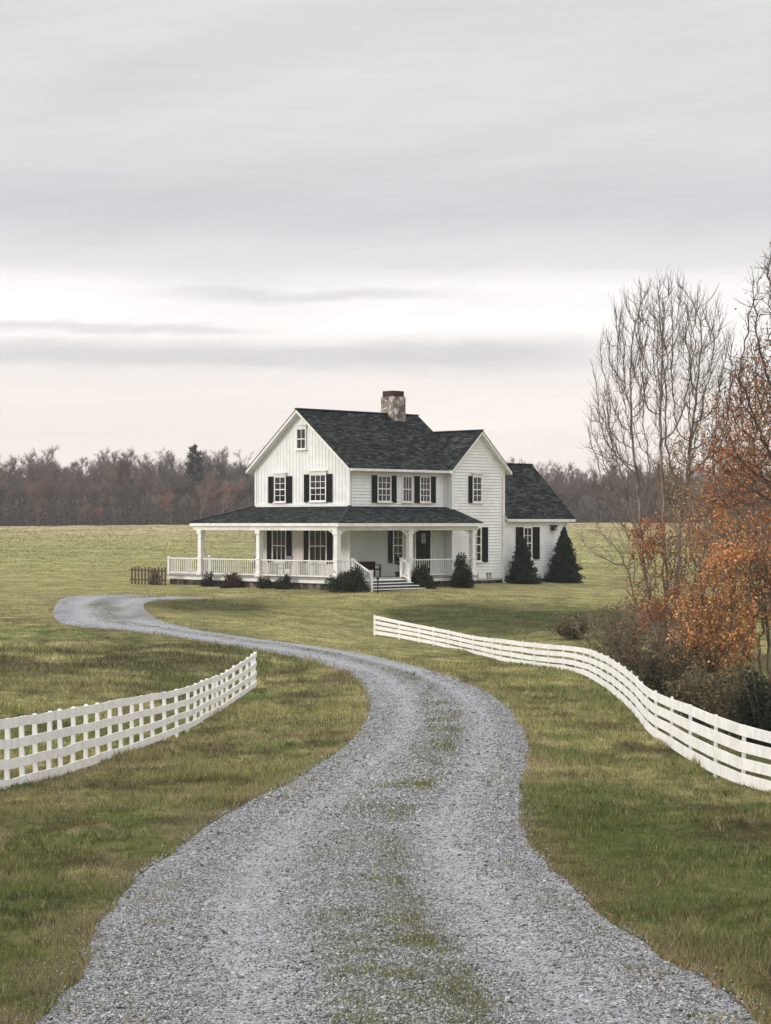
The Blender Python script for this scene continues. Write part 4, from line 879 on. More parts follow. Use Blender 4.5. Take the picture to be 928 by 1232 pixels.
#==FENCES==
# ------------------------------------------------------------------ board fences
def world_ground(P): return np.array([ground([a], [b])[0] for a, b in P])
def fence(name, pts, hs, label, spacing, rail_h, gap, clear, post_w, side, seed, group):
    """pts: ground line (x,y); hs: fence height along it; spacing(Y): metres from post to post"""
    rg = random.Random(seed); q = catmull(np.array(pts), 12); hq = catmull(np.array([[h, 0] for h in hs]), 12)[:, 0]
    q = smooth_poly(q, 6); sl_ = np.concatenate([[0], np.cumsum(np.hypot(*np.diff(q, axis=0).T))]); tot = sl_[-1]
    s = 0.0; S_ = []
    while s < tot: S_.append(s); y = np.interp(s, sl_, q[:, 1]); s += spacing(y) * rg.uniform(.93, 1.07)
    S_.append(tot); S_ = np.array(S_)
    PXY = np.stack([np.interp(S_, sl_, q[:, 0]), np.interp(S_, sl_, q[:, 1])], 1); HH = np.interp(S_, sl_, hq)
    Z = tz(PXY[:, 0], PXY[:, 1]); o = (PXY[0, 0], PXY[0, 1], float(Z[0]))
    t = tag(empty(name, o), label, 'fence', group)
    T = np.gradient(PXY, axis=0); T /= np.hypot(*T.T)[:, None]; Nn = np.stack([-T[:, 1], T[:, 0]], 1) * side
    first = None
    for i in range(len(S_)):
        if first is None:
            m = MB(); w_ = post_w / 2; m.box(-w_, w_, -w_, w_, -.35, 1.0)
            m.hexa([(-w_, -w_, 1.0), (w_, -w_, 1.0), (w_, w_, 1.0), (-w_, w_, 1.0)], [(-w_ * .7, -w_ * .7, 1.025), (w_ * .7, -w_ * .7, 1.025), (w_ * .7, w_ * .7, 1.025), (-w_ * .7, w_ * .7, 1.025)])
            p = first = m.build('post', FENCEW, t)
        else: p = first.copy(); COL.objects.link(p); p.parent = t
        p.location = (PXY[i, 0] - o[0] - Nn[i, 0] * (w_ + .018), PXY[i, 1] - o[1] - Nn[i, 1] * (w_ + .018), Z[i] - o[2]); p.scale = (1, 1, HH[i] * (clear + 4 * rail_h + 3 * gap - .022) + rg.uniform(-.006, .010))
        p.rotation_euler = (rg.uniform(-.02, .02), rg.uniform(-.02, .02), math.atan2(T[i, 1], T[i, 0]))
    # four rails, boards butted at the posts with a slight sag between them
    fs = []
    for i in range(len(S_) - 1):
        fs.append(S_[i])
    fs.append(tot); fs = np.array(fs); fx_ = np.interp(fs, sl_, q[:, 0]); fy_ = np.interp(fs, sl_, q[:, 1]); fz_ = tz(fx_, fy_); fh = np.interp(fs, sl_, hq)
    fz_ = smooth_poly(np.stack([fz_, fz_], 1), 1)[:, 0]
    nx = np.interp(fs, S_, Nn[:, 0]); ny = np.interp(fs, S_, Nn[:, 1])
    for r_ in range(4):
        m = MB(); z0 = clear + r_ * (rail_h + gap); jz = 0.0; jit = [rg.uniform(-.014, .014) for _ in range(len(S_))]
        jz = np.interp(fs, S_, jit); sag = 0.0
        lo = fz_ + fh * z0 + jz + sag - o[2]; hi = lo + fh * rail_h * (1 + .04 * rg.uniform(-1, 1)); th_ = .028
        ax_, ay_ = fx_ - o[0], fy_ - o[1]; V = []; Fa = []
        for i in range(len(fs)):
            V += [(ax_[i], ay_[i], lo[i]), (ax_[i] + nx[i] * th_, ay_[i] + ny[i] * th_, lo[i]), (ax_[i] + nx[i] * th_, ay_[i] + ny[i] * th_, hi[i]), (ax_[i], ay_[i], hi[i])]
            if i:
                a = 4 * (i - 1); b = 4 * i
                for k in range(4): Fa.append((a + k, a + (k + 1) % 4, b + (k + 1) % 4, b + k))
        Fa += [(3, 2, 1, 0), tuple(4 * (len(fs) - 1) + k for k in range(4))]; m.add(V, Fa); m.build('rail', FENCEW, t)
    return t
gl = [(0, 955), (57, 941), (117, 921), (183, 897), (235, 874), (275, 850), (299, 834), (308, 826)]
WL = [tuple(p[:2]) for p in world_ground(gl)]; yl = [p[1] for p in WL]
tops = [866, 858, 847, 836, 824, 807, 792, 785]
HL = [(b[1] - t_) * y / F for b, t_, y in zip(gl, tops, yl)]
WL = [(WL[0][0] - .9, WL[0][1] - 9), (WL[0][0] - .4, WL[0][1] - 4.5)] + WL; HL = [1.15, 1.15] + HL
fence('board_fence', WL, HL, 'weathered white four-rail fence on the left, its posts crowded close together, ending by the drive', lambda y: .98, .135, .142, .045, .072, -1, 4, 'white board fences along the drive')
gr = [(450, 764), (494, 771), (532, 779), (576, 789), (602, 796), (646, 804), (694, 811), (730, 830), (763, 860), (784, 886), (827, 916), (861, 936), (895, 951), (928, 959)]
trr = [740, 749.5, 756.5, 765.6, 768.5, 773.6, 778, 789, 812, 830, 847, 860.5, 873, 882.5]
WR = [tuple(p[:2]) for p in world_ground(gr)]; HR = [(b[1] - t_) * p[1] / F for b, t_, p in zip(gr, trr, WR)]
WR = WR + [(WR[-1][0] + .3, WR[-1][1] - 4), (WR[-1][0] + .2, WR[-1][1] - 8.5)]; HR += [1.0, 1.0]
fence('board_fence', WR, HR, 'long white four-rail fence curving down the right side of the drive below the autumn trees', lambda y: 1.2 + 1.3 * max(0, min(1, (62 - y) / 25)), .175, .080, .055, .055, -1, 9, 'white board fences along the drive')

# ------------------------------------------------------------------ trees
def _n3(x, y, z):
    l = math.sqrt(x * x + y * y + z * z) + 1e-12; return x / l, y / l, z / l
def grow_tree(rg, base, height, trunk_r, spread, levels, nch, up=.25, wob=.18, first=.25, lean=(0, 0), ratio=(.45, .75), ang=(.35, .8), stems=1, twig_r=.006, bias=None):
    """returns list of (points, radii, level)"""
    segs = []; bx_, by_, bz_ = (bias if bias is not None else (0, 0, 0)); G = rg.gauss
    def branch(p, d, ln, r, lv):
        k = 7 if lv == 0 else (5 if lv < 3 else 4); pts = [p]; x, y, z = p; dx, dy, dz = d; dirs = [d]; w_ = wob * (0.6 if lv == 0 else 1); u_ = up * (.3 if lv == 0 else .4); b_ = .05 if lv else 0; st = ln / k
        for i in range(k):
            dx, dy, dz = _n3(dx + G(0, w_) + bx_ * b_, dy + G(0, w_) + by_ * b_, dz + G(0, w_ * .6) + u_ + bz_ * b_)
            x += dx * st; y += dy * st; z += dz * st; pts.append((x, y, z)); dirs.append((dx, dy, dz))
        r1 = max(twig_r * .6, r * (.30 if lv == 0 else .35)); rd = [r + (r1 - r) * (i / k) ** .9 for i in range(k + 1)]
        segs.append((pts, rd, lv))
        if lv >= levels: return
        n = nch[lv]
        for j in range(n):
            f = first + (1 - first) * (j + rg.random()) / n if lv == 0 else .18 + .8 * (j + rg.random()) / n
            q = f * k; i = min(int(q), k - 1); t_ = q - i; a_, c_ = pts[i], pts[i + 1]; pp = (a_[0] + (c_[0] - a_[0]) * t_, a_[1] + (c_[1] - a_[1]) * t_, a_[2] + (c_[2] - a_[2]) * t_); bd = dirs[i + 1]
            a = rg.uniform(*ang) * spread * (1.0 if lv else 1.25 - .5 * f); az_ = rg.uniform(0, 6.283)
            ux, uy, uz = _n3(bd[1] - bd[2] * .2, bd[2] * .3 - bd[0], bd[0] * .2 - bd[1] * .3); vx, vy, vz = bd[1] * uz - bd[2] * uy, bd[2] * ux - bd[0] * uz, bd[0] * uy - bd[1] * ux
            ca, sa_, c1, s1 = math.cos(a), math.sin(a), math.cos(az_), math.sin(az_)
            nd = (bd[0] * ca + (ux * c1 + vx * s1) * sa_, bd[1] * ca + (uy * c1 + vy * s1) * sa_, bd[2] * ca + (uz * c1 + vz * s1) * sa_)
            l2 = ln * rg.uniform(*ratio) * (1.15 - .55 * f if lv == 0 else 1.0 - .45 * f)
            rr_ = (rd[i] * .62) if lv == 0 else rd[i] * .68
            branch(pp, nd, l2, max(twig_r, min(rr_, r * .6)), lv + 1)
    for s_ in range(stems):
        d = _n3(lean[0] + (G(0, .22) if stems > 1 else 0), lean[1] + (G(0, .22) if stems > 1 else 0), 1.0)
        b = tuple(base) if stems == 1 else (base[0] + G(0, .12), base[1] + G(0, .12), base[2])
        branch(b, d, height * (rg.uniform(.75, 1.0) if stems > 1 else .85), trunk_r * (rg.uniform(.6, 1) if stems > 1 else 1), 0)
    return segs
def fork_tree(rg, base, H_, r0, depth=8, ratio=.80, ang=(.22, .50), up=.10, lean=(0, 0), bole=1.0, wob=.09, side=2, twig_r=.007, bias=(0, 0, 0)):
    """limbs that fork again and again into a rounded crown"""
    segs = []; G = rg.gauss; l0 = H_ * (1 - ratio) / (1 - ratio ** (depth + 1))
    def go(p, d, ln, r, lv):
        k = 4; pts = [p]; x, y, z = p; dx, dy, dz = d; st = ln / k
        for i in range(k):
            dx, dy, dz = _n3(dx + G(0, wob) + bias[0] * .03, dy + G(0, wob) + bias[1] * .03, dz + G(0, wob * .7) + up * .25 + bias[2] * .03); x += dx * st; y += dy * st; z += dz * st; pts.append((x, y, z))
        r1 = max(twig_r * .7, r * .74); segs.append((pts, [r + (r1 - r) * i / k for i in range(k + 1)], lv))
        def child(frac, a, l2, r2, lv2):
            q = frac * k; i = min(int(q), k - 1); t_ = q - i; A_, B_ = pts[i], pts[i + 1]; pp = tuple(A_[j] + (B_[j] - A_[j]) * t_ for j in range(3)); bd = (dx, dy, dz)
            ux, uy, uz = _n3(bd[1] - bd[2] * .2, bd[2] * .3 - bd[0], bd[0] * .2 - bd[1] * .3); vx, vy, vz = bd[1] * uz - bd[2] * uy, bd[2] * ux - bd[0] * uz, bd[0] * uy - bd[1] * ux
            z_ = rg.uniform(0, 6.283); c1, s1, ca, sa_ = math.cos(z_), math.sin(z_), math.cos(a), math.sin(a)
            go(pp, (bd[0] * ca + (ux * c1 + vx * s1) * sa_, bd[1] * ca + (uy * c1 + vy * s1) * sa_, bd[2] * ca + (uz * c1 + vz * s1) * sa_), l2, r2, lv2)
        if lv < depth:
            child(1.0, rg.uniform(*ang) * .6, ln * ratio * rg.uniform(.85, 1.15), r1 * .92, lv + 1)
            child(rg.uniform(.75, 1.0), rg.uniform(*ang) * 1.25, ln * ratio * rg.uniform(.7, 1.05), r1 * .72, lv + 1)
            if lv < 4 and rg.random() < .45: child(rg.uniform(.4, .9), rg.uniform(*ang) * 1.7, ln * ratio * rg.uniform(.6, .95), r1 * .55, lv + 1)
        if 2 <= lv < 50:
            for _ in range(side): child(rg.uniform(.1, .9), rg.uniform(.5, 1.1), H_ * rg.uniform(.03, .075), twig_r, 99)
    def first():
        go(tuple(base), _n3(lean[0], lean[1], 1.0), l0 * bole, r0, 0)
    first(); return [(a, b, min(c, depth + 1)) for a, b, c in segs]
def colonize(rng, att, stems, D=.22, di=1.5, dk=.34, up=.15, steps=140, jit=.12):
    """branches that grow towards the free space of the crown; stems: polylines the growth starts from"""
    pos = []; par = []
    for st in stems:
        p = None
        for q in st:
            pos.append(np.array(q, float)); par.append(p if p is not None else -1); p = len(pos) - 1
    pos = list(pos); P = np.array(pos); d2 = ((att[:, None] - P[None]) ** 2).sum(2); near = d2.argmin(1); nd = np.sqrt(d2.min(1)); alive = nd > dk; A_ = att; nch_ = {}
    for it in range(steps):
        m = alive & (nd < (di if it > 45 else 9e9))
        if not m.any(): break
        ids = near[m]; V = A_[m] - np.array(pos)[ids]; V /= np.linalg.norm(V, axis=1)[:, None] + 1e-9
        un, inv = np.unique(ids, return_inverse=True); S_ = np.zeros((len(un), 3)); np.add.at(S_, inv, V); S_ /= np.linalg.norm(S_, axis=1)[:, None] + 1e-9
        S_ += rng.normal(0, jit, S_.shape); S_[:, 2] += up; S_ /= np.linalg.norm(S_, axis=1)[:, None]
        keep = np.array([nch_.get(int(u), 0) < (3 if it > 30 else 6) for u in un]); alive[np.isin(near, un[~keep]) & alive] = False; un, S_ = un[keep], S_[keep]
        if len(un) == 0: continue
        new = np.array(pos)[un] + S_ * D; o = len(pos)
        for k, u in enumerate(un): pos.append(new[k]); par.append(int(u)); nch_[int(u)] = nch_.get(int(u), 0) + 1
        dn = np.sqrt(((A_[:, None] - new[None]) ** 2).sum(2)); j = dn.argmin(1); dm = dn[np.arange(len(A_)), j]; b = dm < nd; near = np.where(b, o + j, near); nd = np.where(b, dm, nd); alive &= nd > dk
    return np.array(pos), np.array(par)
def chains(pos, par, r_tip, ex, r_max):
    n = len(pos); ch = [[] for _ in range(n)]
    for i in range(n):
        if par[i] >= 0: ch[par[i]].append(i)
    R_ = np.zeros(n)
    for i in range(n - 1, -1, -1): R_[i] = r_tip if not ch[i] else sum(R_[c] ** ex for c in ch[i]) ** (1 / ex)
    R_ = np.minimum(R_, r_max); segs = []; stack = [(i, -1) for i in range(n) if par[i] < 0]
    while stack:
        i, p = stack.pop(); pts = []; rd = []
        if p >= 0: pts.append(tuple(pos[p])); rd.append(min(R_[p], R_[i] * 1.15))
        while True:
            pts.append(tuple(pos[i])); rd.append(R_[i])
            if not ch[i]: break
            c = sorted(ch[i], key=lambda q: -R_[q])
            for q in c[1:]: stack.append((q, i))
            i = c[0]
        if len(pts) > 1: segs.append((pts, rd, 0 if rd[0] > r_max * .55 else 2))
    return segs, R_
def etree(name, px, Y, label, cat, group, env, col, seed, r_max=.12, n_att=2200, fork=1.6, stems=1, leaf=None, D=.2, dk=.3, up=.12, twigs=2, twl=(.15, .45), tw_r=.006, jit=.12, twup=.5):
    """env: rounded masses of the crown as (px, py, half width, half height) seen at distance Y"""
    rng_ = np.random.default_rng(seed); x = (px - 464) / F * Y; base = np.array((x, Y, gz(x, Y) - .1)); k = Y / F; vol = np.array([e_[2] ** 2 * e_[3] for e_ in env], float); cnt = (vol / vol.sum() * n_att).astype(int) + 5; A_ = []
    for (ex_, ey_, rx_, rz_), c in zip(env, cnt):
        q = ball(c, rng_) * (rng_.uniform(.0, 1, (c, 1)) ** .40); A_.append(q * [rx_ * k, rx_ * k * .9, rz_ * k] + [(ex_ - 464) * k, Y, -(ey_ - YH) * k] - base)
    A_ = np.concatenate(A_); A_ = A_[A_[:, 2] > .25]; st = []
    for i in range(stems):
        a = i / max(stems, 1) * 6.28 + rng_.uniform(-.5, .5); o = .12 if stems > 1 else 0; d = np.array([math.cos(a) * o * 2.2, math.sin(a) * o * 2.2, 1.0]); h = 0; p = np.array([math.cos(a) * o, math.sin(a) * o, 0]); L_ = [p.copy()]
        tgt = A_.mean(0)
        while h < fork: d2 = d + rng_.normal(0, .10, 3) * [1, 1, .3] + np.array([tgt[0], 0, 0]) * .06; d2 /= np.linalg.norm(d2); p = p + d2 * D; L_.append(p.copy()); h += D
        st.append(L_)
    pos, par = colonize(rng_, A_, st, D=D, dk=dk, up=up, jit=jit); segs, R_ = chains(pos, par, tw_r * 1.25, 2.35, r_max)
    # fine side twigs on the thin wood
    thin = np.where((R_ < tw_r * 4.2) & (par >= 0))[0]; src = np.repeat(thin, twigs); dd = pos[src] - pos[par[src]]; dd /= np.linalg.norm(dd, axis=1)[:, None] + 1e-9
    dd = dd + rng_.normal(0, .55, dd.shape) + [0, 0, twup]; dd /= np.linalg.norm(dd, axis=1)[:, None]; l = rng_.uniform(*twl, len(src))[:, None]; d3 = dd + rng_.normal(0, .25, dd.shape) + [0, 0, twup * .5]; d3 /= np.linalg.norm(d3, axis=1)[:, None]
    m1 = pos[src] + dd * l * .5; m2 = m1 + d3 * l * .5
    tw = [([tuple(a), tuple(b), tuple(c)], [tw_r, tw_r * .8, tw_r * .5], 5) for a, b, c in zip(pos[src], m1, m2)]
    t = tag(empty(name, tuple(base)), label, cat, group)
    V, Fq = tubes_np(segs, lambda l: 8, 0, 1); npmesh('trunk', V, Fq, TWIG, t, tint=bark(V, col, rng_), smooth=True)
    V, Fq = tubes_np(segs + tw, lambda l: 5 if l < 5 else 3, 2); npmesh('crown' if leaf is None else 'branches', V, Fq, TWIG, t, tint=bark(V, np.array(col) * .9, rng_), smooth=True)
    if leaf:
        q = np.concatenate([m1, m2]); q = np.repeat(q, leaf['n'], 0) + rng_.normal(0, leaf.get('sd', .05), (len(q) * leaf['n'], 3)); pr = leaf['where'](q + base); q = q[rng_.uniform(0, 1, len(q)) < pr]; cs = np.array(leaf['cols']) * leaf.get('g', 1.0) * [1.04, .96, .74]
        nzz = np.clip(fbm(q[:, 0] * 1.3 + 5, q[:, 2] * 1.3 + q[:, 1] * .7, 3, seed) * 1.6 - .3 + rng_.normal(0, .2, len(q)), 0, .999); leafcloud('leaves', t, q, cs[(nzz * len(cs)).astype(int)] * rng_.uniform(.5, 1.6, (len(q), 1)), leaf['size'], rng_)
    return t
def tubes_np(segs, nside, lo=0, hi=9):
    grp = {}
    for pts, rd, lv in segs:
        if lo <= lv <= hi: grp.setdefault((len(pts), nside(lv)), []).append((pts, rd))
    V = []; Fq = []; off = 0; ref = np.array([.31, .22, .92])
    for (m, n), L_ in grp.items():
        P = np.array([a for a, b in L_], float); Rr = np.array([b for a, b in L_]); D = np.gradient(P, axis=1); D /= np.linalg.norm(D, axis=2)[..., None] + 1e-9
        U_ = np.cross(D, ref); U_ /= np.linalg.norm(U_, axis=2)[..., None] + 1e-6; W_ = np.cross(D, U_); a = np.arange(n) * 2 * math.pi / n
        ring = P[:, :, None, :] + (U_[:, :, None, :] * np.cos(a)[:, None] + W_[:, :, None, :] * np.sin(a)[:, None]) * Rr[:, :, None, None]
        V.append(ring.reshape(-1, 3)); ii = np.arange(m - 1)[:, None] * n; kk = np.arange(n)[None]
        f = np.stack([ii + kk, ii + (kk + 1) % n, ii + n + (kk + 1) % n, ii + n + kk], -1).reshape(-1, 4)
        Fq.append((f[None] + (np.arange(len(L_)) * m * n)[:, None, None]).reshape(-1, 4) + off); off += len(L_) * m * n
    if not V: return np.zeros((0, 3)), np.zeros((0, 4), int)
    return np.concatenate(V), np.concatenate(Fq)
def bark(V, col, rng, col2=None):
    n = fbm(V[:, 0] * 3 + V[:, 1], V[:, 2] * 2.2, 3, 5)[:, None]; c2 = np.array(col2 if col2 is not None else np.array(col) * 1.9)
    return np.array(col) + (c2 - np.array(col)) * sst(.45, .65, n)
def tips_of(segs, lv0, per, rng, sd=.05, region=None):
    grp = {}; C_ = []
    for pts, rd, lv in segs:
        if lv >= lv0: grp.setdefault(len(pts), []).append(pts)
    for m, L_ in grp.items():
        P = np.array(L_, float); x = rng.uniform(.25, 1, (len(P), per)) * (m - 1); i = np.minimum(x.astype(int), m - 2); r_ = np.arange(len(P))[:, None]
        C_.append((P[r_, i] + (P[r_, i + 1] - P[r_, i]) * (x - i)[..., None]).reshape(-1, 3))
    C_ = np.concatenate(C_); return C_ + rng.normal(0, sd, C_.shape)
GT = 'trees beyond the right-hand fence'
rust = [(.15, .06, .038), (.23, .095, .05), (.30, .14, .075), (.21, .12, .075)]
tanl = [(.17, .12, .08), (.26, .19, .125), (.35, .25, .165), (.24, .12, .07)]
oran = [(.28, .13, .07), (.37, .18, .09), (.42, .26, .14), (.25, .115, .065), (.20, .13, .085)]
def cl(sc, lo, hi, sd, base=.0, amp=1.0, z0=50, z1=60):
    """leaves hang in clusters; fewer above height z0..z1"""
    return lambda P: base + amp * sst(lo, hi, fbm(P[:, 0] * sc + 3, P[:, 2] * sc + P[:, 1] * .4, 3, sd)) * (1 - .9 * sst(z0, z1, P[:, 2]))
PB = (.15, .125, .105)
etree('bare_tree', 800, 62, 'tall bare tree right of the house, its limbs fanning into a rounded open crown', 'tree', GT,
      [(804, 430, 86, 96), (756, 470, 46, 66), (852, 470, 42, 96), (795, 560, 44, 60), (742, 520, 40, 52)], (.15, .122, .10), 5, r_max=.10, n_att=2300, fork=1.2, stems=3, D=.2, dk=.35, up=.14, twigs=3, twl=(.25, .75), tw_r=.0072, twup=.9, jit=.10)
etree('bare_tree', 786, 72, 'smaller pale bare tree leaning left beside the wing of the house', 'tree', GT,
      [(728, 515, 26, 48), (740, 575, 34, 50), (768, 600, 36, 56), (722, 580, 18, 26)], (.15, .12, .10), 8, r_max=.09, n_att=2000, fork=1.0, stems=1, D=.22, dk=.32, up=.12, twl=(.2, .6), tw_r=.0075)
etree('bare_tree', 778, 71, 'low bare sapling reaching thin branches left over the lawn', 'tree', GT,
      [(728, 650, 36, 34), (762, 670, 30, 40)], (.16, .13, .105), 9, r_max=.06, n_att=520, fork=.8, D=.22, dk=.42, up=.02, twl=(.2, .6), tw_r=.007, twup=.2)
etree('oak_tree', 985, 43, 'dark-limbed oak at the right edge of the picture holding clusters of rust red leaves', 'tree', GT,
      [(948, 380, 56, 100), (985, 330, 60, 110), (922, 470, 66, 56), (900, 570, 62, 55)], (.085, .068, .056), 21, r_max=.17, n_att=5600, fork=1.4, stems=1, D=.19, dk=.23, up=.06, jit=.2, twigs=2, twl=(.12, .4), tw_r=.006,
      leaf=dict(n=4, size=.034, sd=.05, cols=rust, g=1.5, where=cl(.9, .47, .55, 4, .015, .85, .2, 4.2)), twup=.3)
etree('oak_tree', 940, 54, 'tan leaved tree behind the rust oak at the right edge', 'tree', GT,
      [(900, 540, 52, 80), (930, 480, 50, 90), (885, 620, 60, 50)], (.15, .12, .095), 22, r_max=.12, n_att=3800, fork=1.2, D=.22, dk=.27, up=.05, jit=.18, twl=(.15, .5), tw_r=.007,
      leaf=dict(n=3, size=.040, sd=.06, cols=tanl + rust[1:3], g=1.4, where=cl(.9, .42, .54, 14, .12, .75)), twup=.3)
etree('small_tree', 850, 62, 'twiggy tree with sparse tan leaves between the bare tree and the oak', 'tree', GT,
      [(838, 590, 48, 70), (860, 540, 36, 70)], (.19, .155, .12), 23, r_max=.09, n_att=2800, fork=1.0, stems=3, D=.22, dk=.28, up=.08, jit=.16, twl=(.15, .5), tw_r=.007,
      leaf=dict(n=3, size=.040, sd=.06, cols=tanl + rust[1:2], g=1.4, where=cl(.9, .42, .56, 15, .10, .65)))
etree('small_tree', 812, 58, 'low tree with dull red leaves at the foot of the tall bare tree', 'tree', GT,
      [(795, 725, 48, 44), (828, 690, 44, 60), (790, 660, 34, 40)], (.15, .12, .095), 24, r_max=.06, n_att=2800, fork=.5, stems=4, D=.2, dk=.24, up=.0, jit=.2, twl=(.12, .4), tw_r=.007,
      leaf=dict(n=5, size=.038, sd=.06, cols=rust, g=1.65, where=cl(1.3, .38, .51, 16, .18, .8)), twup=.1)
etree('small_tree', 872, 49, 'bright orange leaved small tree just above the right fence', 'tree', GT,
      [(862, 755, 58, 54), (895, 705, 52, 54)], (.13, .105, .08), 25, r_max=.055, n_att=3200, fork=.5, stems=4, D=.18, dk=.22, up=.0, jit=.2, twl=(.12, .38), tw_r=.0065,
      leaf=dict(n=6, size=.038, sd=.06, cols=oran, g=1.7, where=cl(1.3, .38, .52, 17, .18, .8)), twup=.1)
etree('small_tree', 925, 50, 'russet leaved small tree under the oak at the right edge', 'tree', GT,
      [(912, 640, 52, 60), (940, 700, 50, 60)], (.13, .105, .085), 26, r_max=.08, n_att=3400, fork=.8, stems=3, D=.19, dk=.24, up=.02, jit=.2, twl=(.12, .4), tw_r=.0065,
      leaf=dict(n=5, size=.038, sd=.06, cols=rust + oran[:2], g=1.65, where=cl(1.3, .38, .52, 18, .15, .75)), twup=.1)
etree('small_tree', 888, 66, 'tan and copper leaved tree filling the gap behind the orange one', 'tree', GT,
      [(875, 650, 56, 60), (900, 580, 46, 60)], (.19, .155, .12), 27, r_max=.08, n_att=3000, fork=.8, stems=3, D=.22, dk=.28, up=.03, jit=.18, twl=(.15, .5), tw_r=.007,
      leaf=dict(n=4, size=.044, sd=.06, cols=tanl + rust[1:3], g=1.7, where=cl(.9, .38, .52, 19, .15, .7)), twup=.1)
# thicket of bare shrubs along the fence
GB = 'leafless shrubs behind the right-hand fence'
def bush(px, Y, H_, seed, label, col, leafcols, dens, name='thicket_shrub', cat='shrub', stems=14, leafsize=.035, proto=None):
    rg = random.Random(seed); rng_ = np.random.default_rng(seed); x = (px - 464) / F * Y
    segs = []
    for i in range(stems):
        a = rg.uniform(0, 6.283); l = rg.uniform(.05, .75)
        segs += grow_tree(rg, (math.cos(a) * .12 * H_ * rg.random(), math.sin(a) * .12 * H_ * rg.random(), 0), H_ * rg.uniform(.7, 1.1), .016, spread=.8, levels=2, nch=(9, 5), up=.12, wob=.16, first=.12, lean=(math.cos(a) * l, math.sin(a) * l), ratio=(.3, .5), ang=(.3, .9), twig_r=.006)
    t = tag(empty(name, (x, Y, gz(x, Y) - .05)), label, cat, GB)
    V, Fq = tubes_np(segs, lambda l: 3, 0); npmesh('stems', V, Fq, TWIG, t, tint=bark(V, col, rng_))
    if dens:
        C_ = tips_of(segs, 1, dens, rng_, .05); cs = np.array(leafcols); tn = cs[rng_.integers(0, len(cs), len(C_))] * rng_.uniform(.5, 1.5, (len(C_), 1)); leafcloud('leaves', t, C_, tn, leafsize, rng_)
    return t
olv = [(.12, .115, .055), (.17, .145, .075), (.10, .08, .045), (.21, .155, .085)]; brn = [(.16, .10, .06), (.21, .13, .075), (.12, .09, .06)]; dko = [(.06, .062, .032), (.09, .08, .042), (.075, .058, .036)]
bl = [(688, 76, 1.0, .085, olv, 2, 'low brown scrub just behind the middle of the right fence'),
      (742, 68, 1.7, .10, olv, 2, 'leafless olive twigged shrub, leftmost of the tall thicket'),
      (757, 64, 2.2, .10, brn, 2, 'tall thin stemmed shrub beside the leftmost thicket shrub'),
      (775, 59, 1.6, .08, olv, 3, 'olive brown shrub behind the steep bend of the right fence'),
      (795, 56, 2.0, .07, brn, 3, 'brown shrub below the dull red leaved tree'),
      (812, 51, 1.7, .06, dko, 4, 'dark tangled shrub behind the fence under the red leaves'),
      (830, 50, 2.1, .07, olv, 3, 'tall olive stemmed shrub left of the orange tree'),
      (845, 45, 1.4, .06, dko, 5, 'low dark shrub close behind the fence below the orange leaves'),
      (862, 43, 1.5, .07, olv, 4, 'yellow olive shrub under the orange leaved tree'),
      (885, 41, 1.5, .06, olv, 5, 'olive leafy shrub behind the near part of the fence'),
      (905, 39.5, 1.3, .045, dko, 6, 'dark shrub beside the near fence posts at the right'),
      (820, 62, 2.2, .08, brn, 3, 'tall brown shrub deep in the thicket behind the red tree')]
for i, (px, Y, h_, cc_, lc, dn, lb) in enumerate(bl): tb = bush(px, Y, h_, 100 + i, lb, (cc_ * 1.5, cc_ * 1.25, cc_ * .95), lc, dn); tb.scale = (2.0, 1.6, .95) if i == 0 else (1.25, 1.2, 1)
def evergreen(px, Y, wd, ht, label, seed, n=9000):
    rg = np.random.default_rng(seed); x = (px - 464) / F * Y; t = tag(empty('evergreen_shrub', (x, Y, gz(x, Y) - .05)), label, 'shrub', GB)
    nc = 40; cc = ball(nc, rg) * rg.uniform(.3, .85, (nc, 1)); cc[:, 2] = np.abs(cc[:, 2]); k = rg.integers(0, nc, n); P = cc[k] + ball(n, rg) * (rg.uniform(0, 1, (n, 1)) ** .4) * .27; P = P * [wd / 2, wd / 2, ht]; P[:, 2] = np.maximum(P[:, 2], .02)
    leafcloud('foliage', t, P, np.array([.018, .026, .014]) * rg.uniform(.5, 1.9, (n, 1)), .035, rg)
    m = MB(); 
    for i in range(8): a = i * .785; m.tube([(0, 0, 0), (math.cos(a) * wd * .2, math.sin(a) * wd * .2, ht * .45), (math.cos(a) * wd * .36, math.sin(a) * wd * .36, ht * .85)], [.04, .025, .01], 5)
    m.build('stem', WOODG, t); return t
evergreen(922, 38, 1.3, 2.0, 'dark evergreen shrub at the right edge behind the fence', 61)
evergreen(958, 37, 1.3, 1.9, 'dark evergreen shrub just outside the right edge', 62)

